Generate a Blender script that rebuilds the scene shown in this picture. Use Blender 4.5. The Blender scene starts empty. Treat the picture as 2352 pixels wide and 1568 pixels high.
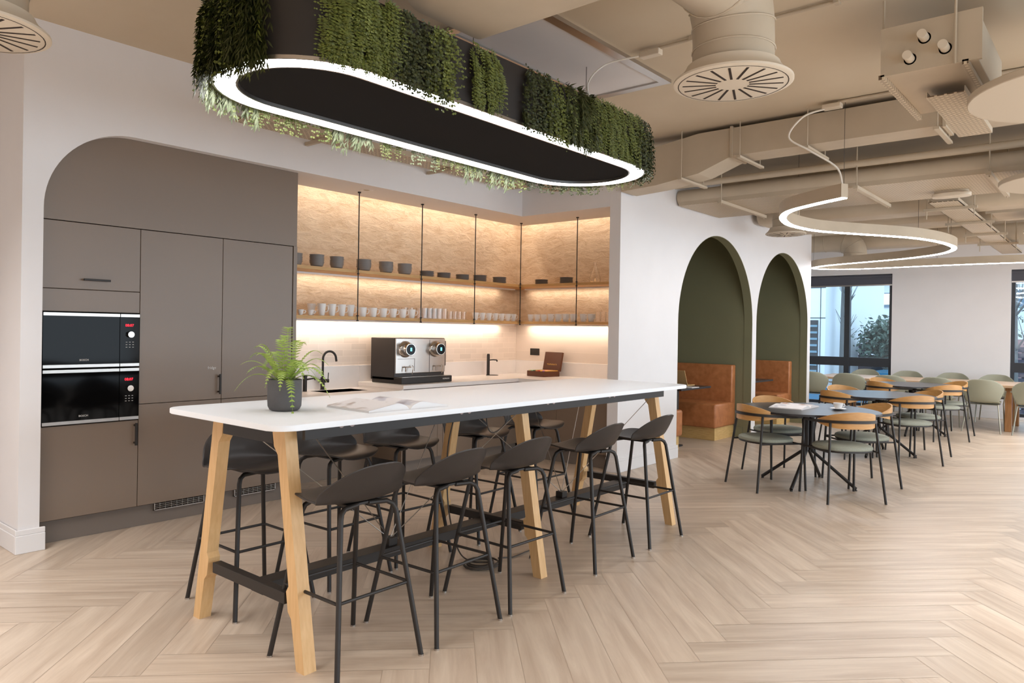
import bpy, bmesh, math, random
from mathutils import Vector, Matrix
random.seed(7)
C = bpy.context.scene.collection
PI = math.pi
SC = bpy.context.scene

# ---------------------------------------------------------------- camera
def make_camera():
    yaw, pitch, roll = 0.700259 - 0.00379928, -0.0027992, 0.01571673
    F = Vector((math.cos(yaw)*math.cos(pitch), math.sin(yaw)*math.cos(pitch), math.sin(pitch)))
    R = Vector((math.sin(yaw), -math.cos(yaw), 0)); U = R.cross(F)
    R2 = R*math.cos(roll)+U*math.sin(roll); U2 = -R*math.sin(roll)+U*math.cos(roll)
    cd = bpy.data.cameras.new('camera'); co = bpy.data.objects.new('camera', cd); C.objects.link(co)
    B = -F
    co.matrix_world = Matrix(((R2.x,U2.x,B.x,-0.016),(R2.y,U2.y,B.y,-0.0053),(R2.z,U2.z,B.z,1.4632),(0,0,0,1)))
    cd.sensor_width = 36; cd.lens = 1684.33*36/2352
    cd.shift_x = -4.677/2352; cd.shift_y = -21.5/2352
    cd.clip_start = .05; cd.clip_end = 200
    SC.camera = co
make_camera()

# ---------------------------------------------------------------- world, view
SC.view_settings.view_transform = 'Standard'
SC.view_settings.look = 'None'
SC.view_settings.gamma = 1.0
SC.view_settings.use_curve_mapping = False
SC.view_settings.exposure = 0.03
w = bpy.data.worlds.new('world'); SC.world = w; w.use_nodes = True
w.node_tree.nodes['Background'].inputs[0].default_value = (.66, .84, 1.0, 1)
w.node_tree.nodes['Background'].inputs[1].default_value = 3.0

def area(name, loc, size, power, col, rot=(0,0,0), sy=None, spread=None):
    l = bpy.data.lights.new(name, 'AREA'); l.energy = power; l.color = col
    l.size = size
    if sy: l.shape = 'RECTANGLE'; l.size_y = sy
    if spread: l.spread = spread
    o = bpy.data.objects.new(name, l); o.location = loc; o.rotation_euler = rot; C.objects.link(o)
    return o
NEU = (.99, .985, 1.0); WARM = (1.0, .85, .70); COOL = (.86, .93, 1.0)
# added area lights in the unseen right-wall openings: daylight plus general fill
area('daylight_fill', (6.5,-3.85,1.4), 9.0, 150, COOL, (PI/2-.25,0,0), 2.0)
area('daylight_fill', (13.5,-3.8,1.4), 4.0, 80, COOL, (PI/2-.25,0,0), 2.0)
# added fill lights, out of view, that brighten the floor and walls
for (x,y,p) in ((0.7,-1.0,90),(4.8,-1.3,78),(8.4,-1.5,55),(11.6,-1.0,85),(13.9,-1.4,85),(-1.5,2.6,95),(.1,4.4,40)):
    area('fill_light', (x,y,2.58), 1.6, p, NEU, spread=2.3)
# warm LED strips in the kitchen niche: cove, under upper shelf, under lower shelf
area('led_cove', (5.35,5.93,2.93), 3.6, 15, WARM, (0,0,0), .05)
area('led_cove', (7.22,5.10,2.93), .05, 7, WARM, (0,0,0), 1.9)
area('led_shelf', (5.3,6.05,1.972), 3.4, 7.5, WARM, (math.radians(12),0,0), .03)
area('led_shelf', (7.27,5.05,1.972), .03, 4, WARM, (0,math.radians(-12),0), 1.7)
area('led_shelf', (5.3,6.05,1.522), 3.4, 13, (1,.82,.66), (math.radians(10),0,0), .03)
area('led_shelf', (7.27,5.05,1.522), .03, 6.5, (1,.82,.66), (0,math.radians(-10),0), 1.7)

# ---------------------------------------------------------------- materials
def lin(c):
    return tuple((x/12.92 if x <= .04045 else ((x+.055)/1.055)**2.4) for x in [v/255 for v in c]) + (1,)
def mat(name, col, rough=.5, metal=0, noise=None, bump=0, nscale=20, stretch=(1,1,1), emit=None, es=1, trans=0, alpha=1, coat=0, coord='Object', ior=1.45):
    m = bpy.data.materials.new(name); m.use_nodes = True
    nt = m.node_tree; b = nt.nodes['Principled BSDF']
    c = lin(col)
    b.inputs['Base Color'].default_value = c; b.inputs['Roughness'].default_value = rough
    b.inputs['Metallic'].default_value = metal; b.inputs['IOR'].default_value = ior
    b.inputs['Transmission Weight'].default_value = trans
    b.inputs['Coat Weight'].default_value = coat
    if emit:
        b.inputs['Emission Color'].default_value = lin(emit); b.inputs['Emission Strength'].default_value = es
    if noise or bump:
        tc = nt.nodes.new('ShaderNodeTexCoord'); mp = nt.nodes.new('ShaderNodeMapping')
        mp.inputs['Scale'].default_value = stretch
        nt.links.new(tc.outputs[coord], mp.inputs[0])
        n = nt.nodes.new('ShaderNodeTexNoise'); n.inputs['Scale'].default_value = nscale; n.inputs['Detail'].default_value = 6
        nt.links.new(mp.outputs[0], n.inputs[0])
        if noise:
            r = nt.nodes.new('ShaderNodeValToRGB'); r.color_ramp.elements[0].position = .3; r.color_ramp.elements[1].position = .7
            r.color_ramp.elements[0].color = lin(noise); r.color_ramp.elements[1].color = c
            nt.links.new(n.outputs[0], r.inputs[0]); nt.links.new(r.outputs[0], b.inputs['Base Color'])
        if bump:
            bp = nt.nodes.new('ShaderNodeBump'); bp.inputs['Strength'].default_value = bump; bp.inputs['Distance'].default_value = .01
            nt.links.new(n.outputs[0], bp.inputs['Height']); nt.links.new(bp.outputs[0], b.inputs['Normal'])
    return m
M = {}
M['white'] = mat('white_wall_paint', (226,222,221), .6, noise=(223,219,218), nscale=3)
M['trimw'] = mat('white_gloss_paint', (226,223,222), .35)
M['ceil'] = mat('ceiling_paint', (200,184,160), .7, noise=(195,178,153), nscale=2)
M['duct'] = mat('duct_paint', (190,174,152), .6, noise=(182,166,144), nscale=4)
M['ductd'] = mat('dark_slot', (48,34,24), .8)
M['diff'] = mat('diffuser_paint', (214,200,180), .5)
M['cab'] = mat('taupe_cabinet', (122,103,86), .40, ior=1.6, noise=(119,101,85), nscale=2)
M['cabd'] = mat('dark_taupe_gap', (60,47,38), .7)
M['plinth'] = mat('taupe_plinth', (118,106,96), .5)
M['black'] = mat('black_metal', (38,32,28), .5)
M['blackm'] = mat('matt_black_panel', (34,32,31), .95, ior=1.2)
M['bglass'] = mat('black_oven_glass', (9,8,8), .07, ior=1.2)
M['steel'] = mat('brushed_steel', (190,184,178), .28, 1, bump=.05, nscale=60, stretch=(1,1,20))
M['sink'] = mat('satin_sink_steel', (150,140,132), .35, .25)
M['chrome'] = mat('chrome', (215,210,205), .08, 1)
M['counter'] = mat('white_stone_worktop', (232,226,222), .3, noise=(228,222,218), nscale=8)
M['topw'] = mat('white_tabletop', (243,246,250), .35)
def wood(name, c1, c2, rough=.45, s=(1,12,12), sc=5):
    return mat(name, c1, rough, noise=c2, bump=.04, nscale=sc, stretch=s)
M['legw'] = wood('pale_ash_wood', (216,176,126), (204,162,110), .45, (14,14,1.2))
M['oak'] = wood('oak_shelf', (206,166,110), (190,146,92), .5, (1.2,12,12))
M['oaky'] = wood('oak_shelf_side', (206,166,110), (190,146,92), .5, (12,1.2,12))
M['chairw'] = wood('oak_veneer', (204,154,94), (188,136,78), .4, (2,2,14), 6)
M['tabw'] = wood('oak_table', (206,176,146), (186,150,116), .4, (12,1,12))
M['legw2'] = wood('oak_table_leg', (172,124,78), (150,102,60), .4, (12,12,1))
M['boothw'] = wood('oak_plinth', (214,180,120), (196,158,98), .45, (2,2,14))
M['shell'] = mat('black_stool_shell', (50,44,41), .42)
M['seatg'] = mat('grey_green_fabric', (150,152,138), .8, noise=(138,140,126), nscale=120, bump=.1)
M['shellg'] = mat('sage_shell', (150,148,128), .5)
M['metg'] = mat('grey_metal', (150,146,132), .3, .6)
M['tabb'] = mat('black_laminate', (46,43,46), .28)
M['green'] = mat('olive_paint', (128,125,96), .65, noise=(125,122,94), nscale=3)
M['leather'] = mat('tan_leather', (188,122,76), .38, noise=(164,102,60), bump=.08, nscale=14)
M['glass'] = mat('clear_glass', (255,255,255), .02, trans=1, ior=1.45)
M['china'] = mat('white_china', (236,232,228), .2)
M['grey'] = mat('grey_stoneware', (128,122,118), .4)
M['pot'] = mat('grey_concrete', (98,95,95), .75, noise=(88,85,85), nscale=14, bump=.1)
M['soil'] = mat('soil', (92,72,52), .9, bump=.5, nscale=90)
M['fern'] = mat('fern_green', (174,192,96), .5, noise=(136,162,66), nscale=25)
M['leafd'] = mat('dark_leaf', (66,70,30), .5, noise=(42,46,18), nscale=30)
M['leafm'] = mat('moss_leaf', (104,110,42), .5, noise=(70,76,26), nscale=30)
M['leafl'] = mat('light_leaf', (124,130,66), .5, noise=(88,98,44), nscale=30)
M['leafs'] = mat('silver_leaf', (138,142,112), .5, noise=(92,102,66), nscale=30)
M['paper'] = mat('paper', (232,228,226), .6)
M['frame'] = mat('anthracite_frame', (50,52,56), .4)
M['blind'] = mat('grey_blind', (84,84,92), .8)
M['panel'] = mat('acoustic_disc', (200,186,166), .8)
M['teab'] = mat('brown_tea_box', (92,50,26), .4)
M['gold'] = mat('gold', (226,180,90), .4, .3)
M['laptop'] = mat('gold_aluminium', (222,180,124), .4, .3)
M['cable'] = mat('white_cable', (220,212,200), .5)
M['cabled'] = mat('dark_cable', (70,62,56), .5)
M['bottle'] = M['glass']
def emis(name, col, s):
    m = bpy.data.materials.new(name); m.use_nodes = True; nt = m.node_tree
    b = nt.nodes['Principled BSDF']; b.inputs['Base Color'].default_value = lin(col)
    b.inputs['Emission Color'].default_value = lin(col); b.inputs['Emission Strength'].default_value = s
    return m
M['led'] = emis('led_diffuser', (250,252,255), 13)
M['leds'] = emis('led_diffuser_ring', (250,252,255), 46)
M['red'] = emis('red_display', (255,30,50), 2.5)
M['cyan'] = emis('cyan_screen', (120,220,235), 1.5)
M['outlet'] = mat('outlet_plastic', (150,128,122), .4)
M['print'] = mat('white_print', (210,205,200), .5)

def pane_mat():
    m = bpy.data.materials.new('window_glass'); m.use_nodes = True; nt = m.node_tree
    nt.nodes.remove(nt.nodes['Principled BSDF'])
    t = nt.nodes.new('ShaderNodeBsdfTransparent'); t.inputs[0].default_value = (.93,.96,.98,1)
    g = nt.nodes.new('ShaderNodeBsdfGlossy'); g.inputs['Roughness'].default_value = .03
    x = nt.nodes.new('ShaderNodeMixShader'); x.inputs[0].default_value = .07
    nt.links.new(t.outputs[0], x.inputs[1]); nt.links.new(g.outputs[0], x.inputs[2])
    nt.links.new(x.outputs[0], nt.nodes['Material Output'].inputs[0]); return m
M['pane'] = pane_mat()

def plaster_mat():   # rough trowelled plaster with horizontal cracks
    m = mat('rough_plaster', (216,192,164), .8); nt = m.node_tree; b = nt.nodes['Principled BSDF']
    tc = nt.nodes.new('ShaderNodeTexCoord'); mp = nt.nodes.new('ShaderNodeMapping'); mp.inputs['Scale'].default_value = (1,1,2.6)
    n = nt.nodes.new('ShaderNodeTexNoise'); n.inputs['Scale'].default_value = 6; n.inputs['Detail'].default_value = 13; n.inputs['Roughness'].default_value = .74
    n.inputs['Distortion'].default_value = .6
    nt.links.new(tc.outputs['Object'], mp.inputs[0]); nt.links.new(mp.outputs[0], n.inputs[0])
    r = nt.nodes.new('ShaderNodeValToRGB'); e = r.color_ramp.elements
    e[0].position = .34; e[0].color = lin((194,164,132)); e[1].position = .56; e[1].color = lin((216,192,164))
    nt.links.new(n.outputs[0], r.inputs[0]); nt.links.new(r.outputs[0], b.inputs['Base Color'])
    bp = nt.nodes.new('ShaderNodeBump'); bp.inputs['Strength'].default_value = .9; bp.inputs['Distance'].default_value = .032
    nt.links.new(n.outputs[0], bp.inputs['Height']); nt.links.new(bp.outputs[0], b.inputs['Normal'])
    return m
M['plaster'] = plaster_mat()

def tile_mat(rot):   # glazed off-white brick tiles, slight tone change per tile
    m = mat('glazed_tile', (222,208,194), .25); nt = m.node_tree; b = nt.nodes['Principled BSDF']
    tc = nt.nodes.new('ShaderNodeTexCoord'); mp = nt.nodes.new('ShaderNodeMapping')
    mp.inputs['Rotation'].default_value = rot
    br = nt.nodes.new('ShaderNodeTexBrick')
    br.inputs['Scale'].default_value = 1; br.inputs['Brick Width'].default_value = .20; br.inputs['Row Height'].default_value = .065
    br.inputs['Mortar Size'].default_value = .0025
    br.inputs['Color1'].default_value = lin((224,210,197)); br.inputs['Color2'].default_value = lin((212,198,185))
    br.inputs['Mortar'].default_value = lin((232,218,204)); br.inputs['Bias'].default_value = -.2
    nt.links.new(tc.outputs['Object'], mp.inputs[0]); nt.links.new(mp.outputs[0], br.inputs[0])
    nt.links.new(br.outputs[0], b.inputs['Base Color'])
    return m
M['tile'] = tile_mat((PI/2,0,0)); M['tiley'] = tile_mat((PI/2,0,PI/2))

def perf_mat():      # perforated cable tray: rows of small slots seen through to dark
    m = mat('perforated_tray', (196,178,152), .5); nt = m.node_tree; b = nt.nodes['Principled BSDF']
    tc = nt.nodes.new('ShaderNodeTexCoord')
    br = nt.nodes.new('ShaderNodeTexBrick'); br.inputs['Scale'].default_value = 1
    br.inputs['Brick Width'].default_value = .05; br.inputs['Row Height'].default_value = .022
    br.inputs['Mortar Size'].default_value = .0075
    br.inputs['Color1'].default_value = lin((92,74,56)); br.inputs['Color2'].default_value = lin((110,90,70))
    br.inputs['Mortar'].default_value = lin((200,182,156))
    mp = nt.nodes.new('ShaderNodeMapping'); mp.inputs['Rotation'].default_value = (0,0,PI/2)
    nt.links.new(tc.outputs['Object'], mp.inputs[0]); nt.links.new(mp.outputs[0], br.inputs[0])
    nt.links.new(br.outputs[0], b.inputs['Base Color']); return m
M['perf'] = perf_mat()

def floor_mat():
    m = mat('oak_plank_floor', (205,175,145), .36); nt = m.node_tree; b = nt.nodes['Principled BSDF']
    at = nt.nodes.new('ShaderNodeAttribute'); at.attribute_name = 'plank'
    uv = nt.nodes.new('ShaderNodeUVMap'); uv.uv_map = 'grain'
    mp = nt.nodes.new('ShaderNodeMapping'); mp.inputs['Scale'].default_value = (.8, 9, 1)
    n = nt.nodes.new('ShaderNodeTexNoise'); n.inputs['Scale'].default_value = 1.6; n.inputs['Detail'].default_value = 9; n.inputs['Roughness'].default_value = .62
    n.inputs['Distortion'].default_value = .5
    nt.links.new(uv.outputs[0], mp.inputs[0]); nt.links.new(mp.outputs[0], n.inputs[0])
    r = nt.nodes.new('ShaderNodeValToRGB'); e = r.color_ramp.elements
    e[0].position = .34; e[0].color = lin((180,159,139)); e[1].position = .70; e[1].color = lin((208,190,170))
    nt.links.new(n.outputs[0], r.inputs[0])
    hs = nt.nodes.new('ShaderNodeHueSaturation')
    mm = nt.nodes.new('ShaderNodeMapRange'); mm.inputs[3].default_value = .89; mm.inputs[4].default_value = 1.05
    nt.links.new(at.outputs['Fac'], mm.inputs[0]); nt.links.new(mm.outputs[0], hs.inputs['Value'])
    nt.links.new(r.outputs[0], hs.inputs['Color']); nt.links.new(hs.outputs[0], b.inputs['Base Color'])
    bp = nt.nodes.new('ShaderNodeBump'); bp.inputs['Strength'].default_value = .06; bp.inputs['Distance'].default_value = .004
    nt.links.new(n.outputs[0], bp.inputs['Height']); nt.links.new(bp.outputs[0], b.inputs['Normal'])
    return m
M['floor'] = floor_mat()
def page_mat(name, c1, c2, c3, sc):
    m = mat(name, c1, .45); nt = m.node_tree; b = nt.nodes['Principled BSDF']
    tc = nt.nodes.new('ShaderNodeTexCoord'); v = nt.nodes.new('ShaderNodeTexNoise'); v.inputs['Scale'].default_value = sc; v.inputs['Detail'].default_value = 2
    nt.links.new(tc.outputs['Object'], v.inputs[0])
    r = nt.nodes.new('ShaderNodeValToRGB'); r.color_ramp.interpolation = 'EASE'; e = r.color_ramp.elements
    e[0].position = .53; e[0].color = lin(c1); e[1].position = .62; e[1].color = lin(c2)
    x = r.color_ramp.elements.new(.70); x.color = lin(c3)
    nt.links.new(v.outputs[0], r.inputs[0]); nt.links.new(r.outputs[0], b.inputs['Base Color']); return m
M['page1'] = page_mat('printed_page', (232,228,228), (196,186,182), (176,132,112), 9)
M['page2'] = page_mat('printed_page_grey', (234,230,230), (202,200,206), (168,160,166), 7)

# ---------------------------------------------------------------- mesh helpers
class G:
    def __init__(s): s.b = bmesh.new(); s.smooth = True
    def box(s, x0,x1,y0,y1,z0,z1, bev=0, seg=2, mx=None):
        v = [s.b.verts.new(p) for p in ((x0,y0,z0),(x1,y0,z0),(x1,y1,z0),(x0,y1,z0),(x0,y0,z1),(x1,y0,z1),(x1,y1,z1),(x0,y1,z1))]
        fs = [s.b.faces.new([v[i] for i in q]) for q in ((0,3,2,1),(4,5,6,7),(0,1,5,4),(1,2,6,5),(2,3,7,6),(3,0,4,7))]
        if mx: bmesh.ops.transform(s.b, matrix=mx, verts=v)
        if bev:
            es = list({e for f in fs for e in f.edges})
            bmesh.ops.bevel(s.b, geom=es, offset=bev, segments=seg, affect='EDGES', profile=.5)
        return s
    def ring(s, p, u, v, r, n):
        return [s.b.verts.new(p+u*(r*math.cos(2*PI*i/n))+v*(r*math.sin(2*PI*i/n))) for i in range(n)]
    def tube(s, pts, r, n=10, closed=False, rs=None, cap=True):
        pts = [Vector(p) for p in pts]; N = len(pts); rings = []; pu = None
        for i, p in enumerate(pts):
            if closed: t = (pts[(i+1)%N]-pts[i-1]).normalized()
            elif i == 0: t = (pts[1]-pts[0]).normalized()
            elif i == N-1: t = (pts[-1]-pts[-2]).normalized()
            else: t = ((pts[i+1]-p).normalized()+(p-pts[i-1]).normalized()).normalized()
            if pu is None:
                a = Vector((0,0,1)) if abs(t.z) < .9 else Vector((1,0,0)); u = t.cross(a).normalized()
            else:
                u = (pu - t*pu.dot(t)).normalized()
            pu = u; v = t.cross(u)
            rings.append(s.ring(p, u, v, rs[i] if rs else r, n))
        for i in range(N if closed else N-1):
            a, b = rings[i], rings[(i+1)%N]
            for k in range(n): s.b.faces.new((a[k], a[(k+1)%n], b[(k+1)%n], b[k]))
        if cap and not closed:
            s.b.faces.new(rings[0][::-1]); s.b.faces.new(rings[-1])
        return s
    def cyl(s, p0, p1, r, r2=None, n=24):
        return s.tube([p0,p1], r, n, rs=[r, r if r2 is None else r2])
    def lathe(s, prof, n=32, c=(0,0,0), cap=(False,False)):
        rings = []
        for (r,z) in prof:
            rings.append([s.b.verts.new((c[0]+max(r,1e-5)*math.cos(2*PI*i/n), c[1]+max(r,1e-5)*math.sin(2*PI*i/n), c[2]+z)) for i in range(n)])
        for a, b in zip(rings, rings[1:]):
            for k in range(n): s.b.faces.new((a[k], a[(k+1)%n], b[(k+1)%n], b[k]))
        if cap[0]: s.b.faces.new(rings[0][::-1])
        if cap[1]: s.b.faces.new(rings[-1])
        return s
    def prism(s, poly, z0, z1, bev=0):
        a = [s.b.verts.new((x,y,z0)) for x,y in poly]; b = [s.b.verts.new((x,y,z1)) for x,y in poly]
        n = len(poly); f1 = s.b.faces.new(a[::-1]); f2 = s.b.faces.new(b)
        for k in range(n): s.b.faces.new((a[k], a[(k+1)%n], b[(k+1)%n], b[k]))
        if bev: bmesh.ops.bevel(s.b, geom=list(f1.edges)+list(f2.edges), offset=bev, segments=2, affect='EDGES', profile=.5)
        return s
    def grid(s, rows, closed_u=False):
        vs = [[s.b.verts.new(p) for p in r] for r in rows]
        for a, b in zip(vs, vs[1:]):
            m = len(a)
            for k in range(m if closed_u else m-1): s.b.faces.new((a[k], a[(k+1)%m], b[(k+1)%m], b[k]))
        return s
    def poly(s, pts): s.b.faces.new([s.b.verts.new(p) for p in pts]); return s
    def sweep(s, path, prof, closed=True):
        # prof: list of (n,z) offsets from a path in a horizontal plane; n along outward normal
        N = len(path); rows = []
        for i in range(N):
            p = path[i]; a = path[i-1] if (closed or i > 0) else path[i]; b = path[(i+1)%N] if (closed or i < N-1) else path[i]
            t = Vector((b[0]-a[0], b[1]-a[1])).normalized(); nn = Vector((t.y, -t.x))
            rows.append([s.b.verts.new((p[0]+nn.x*o, p[1]+nn.y*o, p[2]+z)) for o, z in prof])
        K = len(prof)
        for i in range(N if closed else N-1):
            a, b = rows[i], rows[(i+1)%N]
            for k in range(K): s.b.faces.new((a[k], b[k], b[(k+1)%K], a[(k+1)%K]))
        if not closed:
            s.b.faces.new(rows[0]); s.b.faces.new(rows[-1][::-1])
        return s
    def xf(s, mx): bmesh.ops.transform(s.b, matrix=mx, verts=s.b.verts); return s
    def obj(s, name, m, parent=None, smooth=None, solid=0, sub=0, kind=None, label=None, loc=None, keep=False):
        if solid or not keep: bmesh.ops.recalc_face_normals(s.b, faces=s.b.faces)
        me = bpy.data.meshes.new(name); s.b.to_mesh(me); s.b.free()
        me.materials.append(M[m] if isinstance(m, str) else m)
        sm = s.smooth if smooth is None else smooth
        o = bpy.data.objects.new(name, me); C.objects.link(o)
        if sm:
            for p in me.polygons: p.use_smooth = True
            try: me.set_sharp_from_angle(angle=math.radians(38))
            except Exception: pass
        if parent: o.parent = parent
        if loc: o.location = loc
        if solid:
            md = o.modifiers.new('solid', 'SOLIDIFY'); md.thickness = solid; md.offset = 0
        if sub:
            md = o.modifiers.new('sub', 'SUBSURF'); md.levels = sub; md.render_levels = sub
        if kind: o['kind'] = kind
        if label: o['label'] = label
        return o

def tag(o, label, cat, group=None, kind=None):
    if label: o['label'] = label
    if cat: o['category'] = cat
    if group: o['group'] = group
    if kind: o['kind'] = kind
    return o
def thing(name, label, cat, loc=(0,0,0), rz=0, group=None):
    o = bpy.data.objects.new(name, None); o.empty_display_size = .1; C.objects.link(o)
    o.location = loc; o.rotation_euler = (0,0,rz)
    return tag(o, label, cat, group)
def dup(root, loc, rz=0, label=None, group=None, scale=None):
    r = root.copy(); C.objects.link(r); r.location = loc; r.rotation_euler = (0,0,rz)
    if label: r['label'] = label
    if group: r['group'] = group
    if scale: r.scale = scale
    for ch in list(root.children):
        c = ch.copy(); C.objects.link(c); c.parent = r
        for g in ch.children:
            d = g.copy(); C.objects.link(d); d.parent = c
    return r
def struct(o): o['kind'] = 'structure'; return o
def text(name, s, size, m, parent, loc, rot, depth=.0008, align='CENTER'):
    cu = bpy.data.curves.new(name, 'FONT'); cu.body = s; cu.size = size; cu.extrude = depth; cu.align_x = align; cu.resolution_u = 2
    t = bpy.data.objects.new('tmp', cu); C.objects.link(t)
    bpy.context.view_layer.update()
    me = bpy.data.meshes.new_from_object(t.evaluated_get(bpy.context.evaluated_depsgraph_get()))
    bpy.data.objects.remove(t)
    me.materials.clear(); me.materials.append(M[m])
    o = bpy.data.objects.new(name, me); C.objects.link(o); o.parent = parent; o.location = loc; o.rotation_euler = rot
    return o
ORD = ['first','second','third','fourth','fifth','sixth','seventh','eighth','ninth','tenth','eleventh','twelfth','thirteenth']
def spline(pts, n=8, closed=False):
    P = [Vector(p) for p in pts]; N = len(P); out = []
    for i in range(N if closed else N-1):
        p0 = P[i-1] if (closed or i > 0) else P[0]; p1 = P[i]; p2 = P[(i+1)%N]; p3 = P[(i+2)%N] if (closed or i+2 < N) else P[-1]
        for k in range(n):
            t = k/n
            out.append(.5*((2*p1)+(p2-p0)*t+(2*p0-5*p1+4*p2-p3)*t*t+(3*p1-p0-3*p2+p3)*t**3))
    if not closed: out.append(P[-1])
    return out

# ================================================================ ROOM SHELL
CEIL = 3.40; YW = 5.35; YP = 4.03; XW = 15.75; YK = 6.12; XR = 7.35; SOF = 2.77
def build_floor():
    b = bmesh.new(); uvl = b.loops.layers.uv.new('grain'); cl = b.loops.layers.float_color.new('plank')
    W, n = .2, 6; c = math.sqrt(.5)
    X0,X1,Y0,Y1 = -3.0, XW+.1, -4.0, 6.4
    def toXY(u, v): u *= W; v *= W; return (u*c+v*c+2.75, -u*c+v*c+1.43)
    rnd = random.Random(3)
    def clip(poly):
        def cut(pl, ax, val, sg):
            out = []
            for i in range(len(pl)):
                a, q = pl[i-1], pl[i]; da = sg*(a[ax]-val); dq = sg*(q[ax]-val)
                if (da >= 0) != (dq >= 0):
                    t = da/(da-dq); out.append(tuple(a[k]+(q[k]-a[k])*t for k in range(4)))
                if dq >= 0: out.append(q)
            return out
        for ax, val, sg in ((0,X0,1),(0,X1,-1),(1,Y0,1),(1,Y1,-1)):
            poly = cut(poly, ax, val, sg)
            if not poly: break
        return poly
    for k in range(-60, 75):
        for m in range(-7, 8):
            for h in (0, 1):
                if h == 0: u0,v0,du,dv = k+m*n, k-m*n, n, 1
                else: u0,v0,du,dv = k+m*n, k-m*n+1, 1, n
                g = .006
                cs = [(u0+g,v0+g,0,0),(u0+du-g,v0+g,1,0),(u0+du-g,v0+dv-g,1,1),(u0+g,v0+dv-g,0,1)]
                po = []
                for (u,v,a,q) in cs:
                    x, y = toXY(u, v)
                    if h == 0: po.append((x,y,a*n*W,q*W))
                    else: po.append((x,y,q*n*W,a*W))
                po = clip(po)
                if len(po) < 3: continue
                r = rnd.random(); ou, ov = rnd.random()*40, rnd.random()*40
                f = b.faces.new([b.verts.new((p[0],p[1],0)) for p in po])
                if f.calc_area() < 1e-6: b.faces.remove(f); continue
                for l, p in zip(f.loops, po):
                    l[uvl].uv = (p[2]+ou, p[3]+ov); l[cl] = (r,r,r,1)
    for f in b.faces:
        f.normal_update()
        if f.normal.z < 0: f.normal_flip()
    # dark joints: a base slab just under the planks
    v = [b.verts.new(p) for p in ((X0,Y0,-.0008),(X1,Y0,-.0008),(X1,Y1,-.0008),(X0,Y1,-.0008),(X0,Y0,-.1),(X1,Y0,-.1),(X1,Y1,-.1),(X0,Y1,-.1))]
    for q in ((0,1,2,3),(7,6,5,4),(0,4,5,1),(1,5,6,2),(2,6,7,3),(3,7,4,0)):
        f = b.faces.new([v[i] for i in q])
        for l in f.loops: l[uvl].uv = (0,0); l[cl] = (0,0,0,1)
    me = bpy.data.meshes.new('floor'); b.to_mesh(me); b.free(); me.materials.append(M['floor'])
    o = bpy.data.objects.new('floor', me); C.objects.link(o); struct(o)
build_floor()
struct(G().box(-3.1,XW+.15,-4.1,6.5,CEIL,CEIL+.15).obj('ceiling','ceil',smooth=False))
struct(G().box(-3.15,-3.0,-4.1,6.5,0,CEIL).obj('wall_back','white',smooth=False))
# right wall with a band of window openings (behind/right of the camera)
g = G(); g.box(-3.1,XW,-4.15,-4.0,0,.35).box(-3.1,XW,-4.15,-4.0,2.7,CEIL)
for x in (-3.1,1.6,6.2,10.9,15.3): g.box(x,x+.45,-4.15,-4.0,.35,2.7)
struct(g.obj('wall_right','white',smooth=False))
# front niche wall: left pier, rounded opening, band over the niche
def arch_wall(x0, x1, y0, y1, zt, op):
    """wall along X with openings; op = list of (xa, xb, [(x,z) top curve left->right])"""
    g = G(); x = x0
    for xa, xb, cv in op:
        if xa > x: g.box(x, xa, y0, y1, 0, zt)
        for (ax,az),(bx,bz) in zip(cv, cv[1:]):
            if bx-ax < 1e-6: continue
            v = [g.b.verts.new(p) for p in ((ax,y0,az),(bx,y0,bz),(bx,y1,bz),(ax,y1,az),(ax,y0,zt),(bx,y0,zt),(bx,y1,zt),(ax,y1,zt))]
            for q in ((0,3,2,1),(4,5,6,7),(0,1,5,4),(2,3,7,6)): g.b.faces.new([v[i] for i in q])
        x = xb
    if x < x1: g.box(x, x1, y0, y1, 0, zt)
    bmesh.ops.remove_doubles(g.b, verts=g.b.verts, dist=1e-5)
    return g
r0 = .56
cv = [(1.655+r0-r0*math.cos(a), SOF-r0+r0*math.sin(a)) for a in [PI/2*i/20 for i in range(21)]]+[(6.5,SOF)]
struct(arch_wall(1.535,6.5,YW,YW+.075,CEIL,[(1.655,6.5,cv)]).obj('wall_kitchen_front','white',smooth=False))
struct(G().box(1.535,1.655,YW+.075,6.3,0,CEIL).obj('wall_kitchen_left','white',smooth=False))
# L-shaped soffit of the niche with cove gap along the walls
g = G(); g.box(3.59,6.5,YW+.075,5.87,SOF,CEIL); g.box(6.501,7.09,4.161,5.87,SOF,CEIL)
struct(g.obj('ceiling_niche','white',smooth=False))
g = G(); g.box(3.59,XR,5.87,YK,2.98,CEIL); g.box(7.09,XR,4.161,5.87,2.98,CEIL)
struct(g.obj('ceiling_cove','white',smooth=False))
# kitchen walls: tile zone, plaster zone
struct(G().box(3.4,XR+.1,YK,YK+.12,0,1.545).obj('wall_kitchen_tiled','tile',smooth=False))
struct(G().box(3.4,XR+.1,YK,YK+.12,1.545,CEIL).obj('wall_kitchen_plaster','plaster',smooth=False))
struct(G().box(XR,XR+.12,4.14,YK,0,1.545).obj('wall_return_tiled','tiley',smooth=False))
struct(G().box(XR,XR+.12,4.14,YK,1.545,CEIL).obj('wall_return_plaster','plaster',smooth=False))
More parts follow.
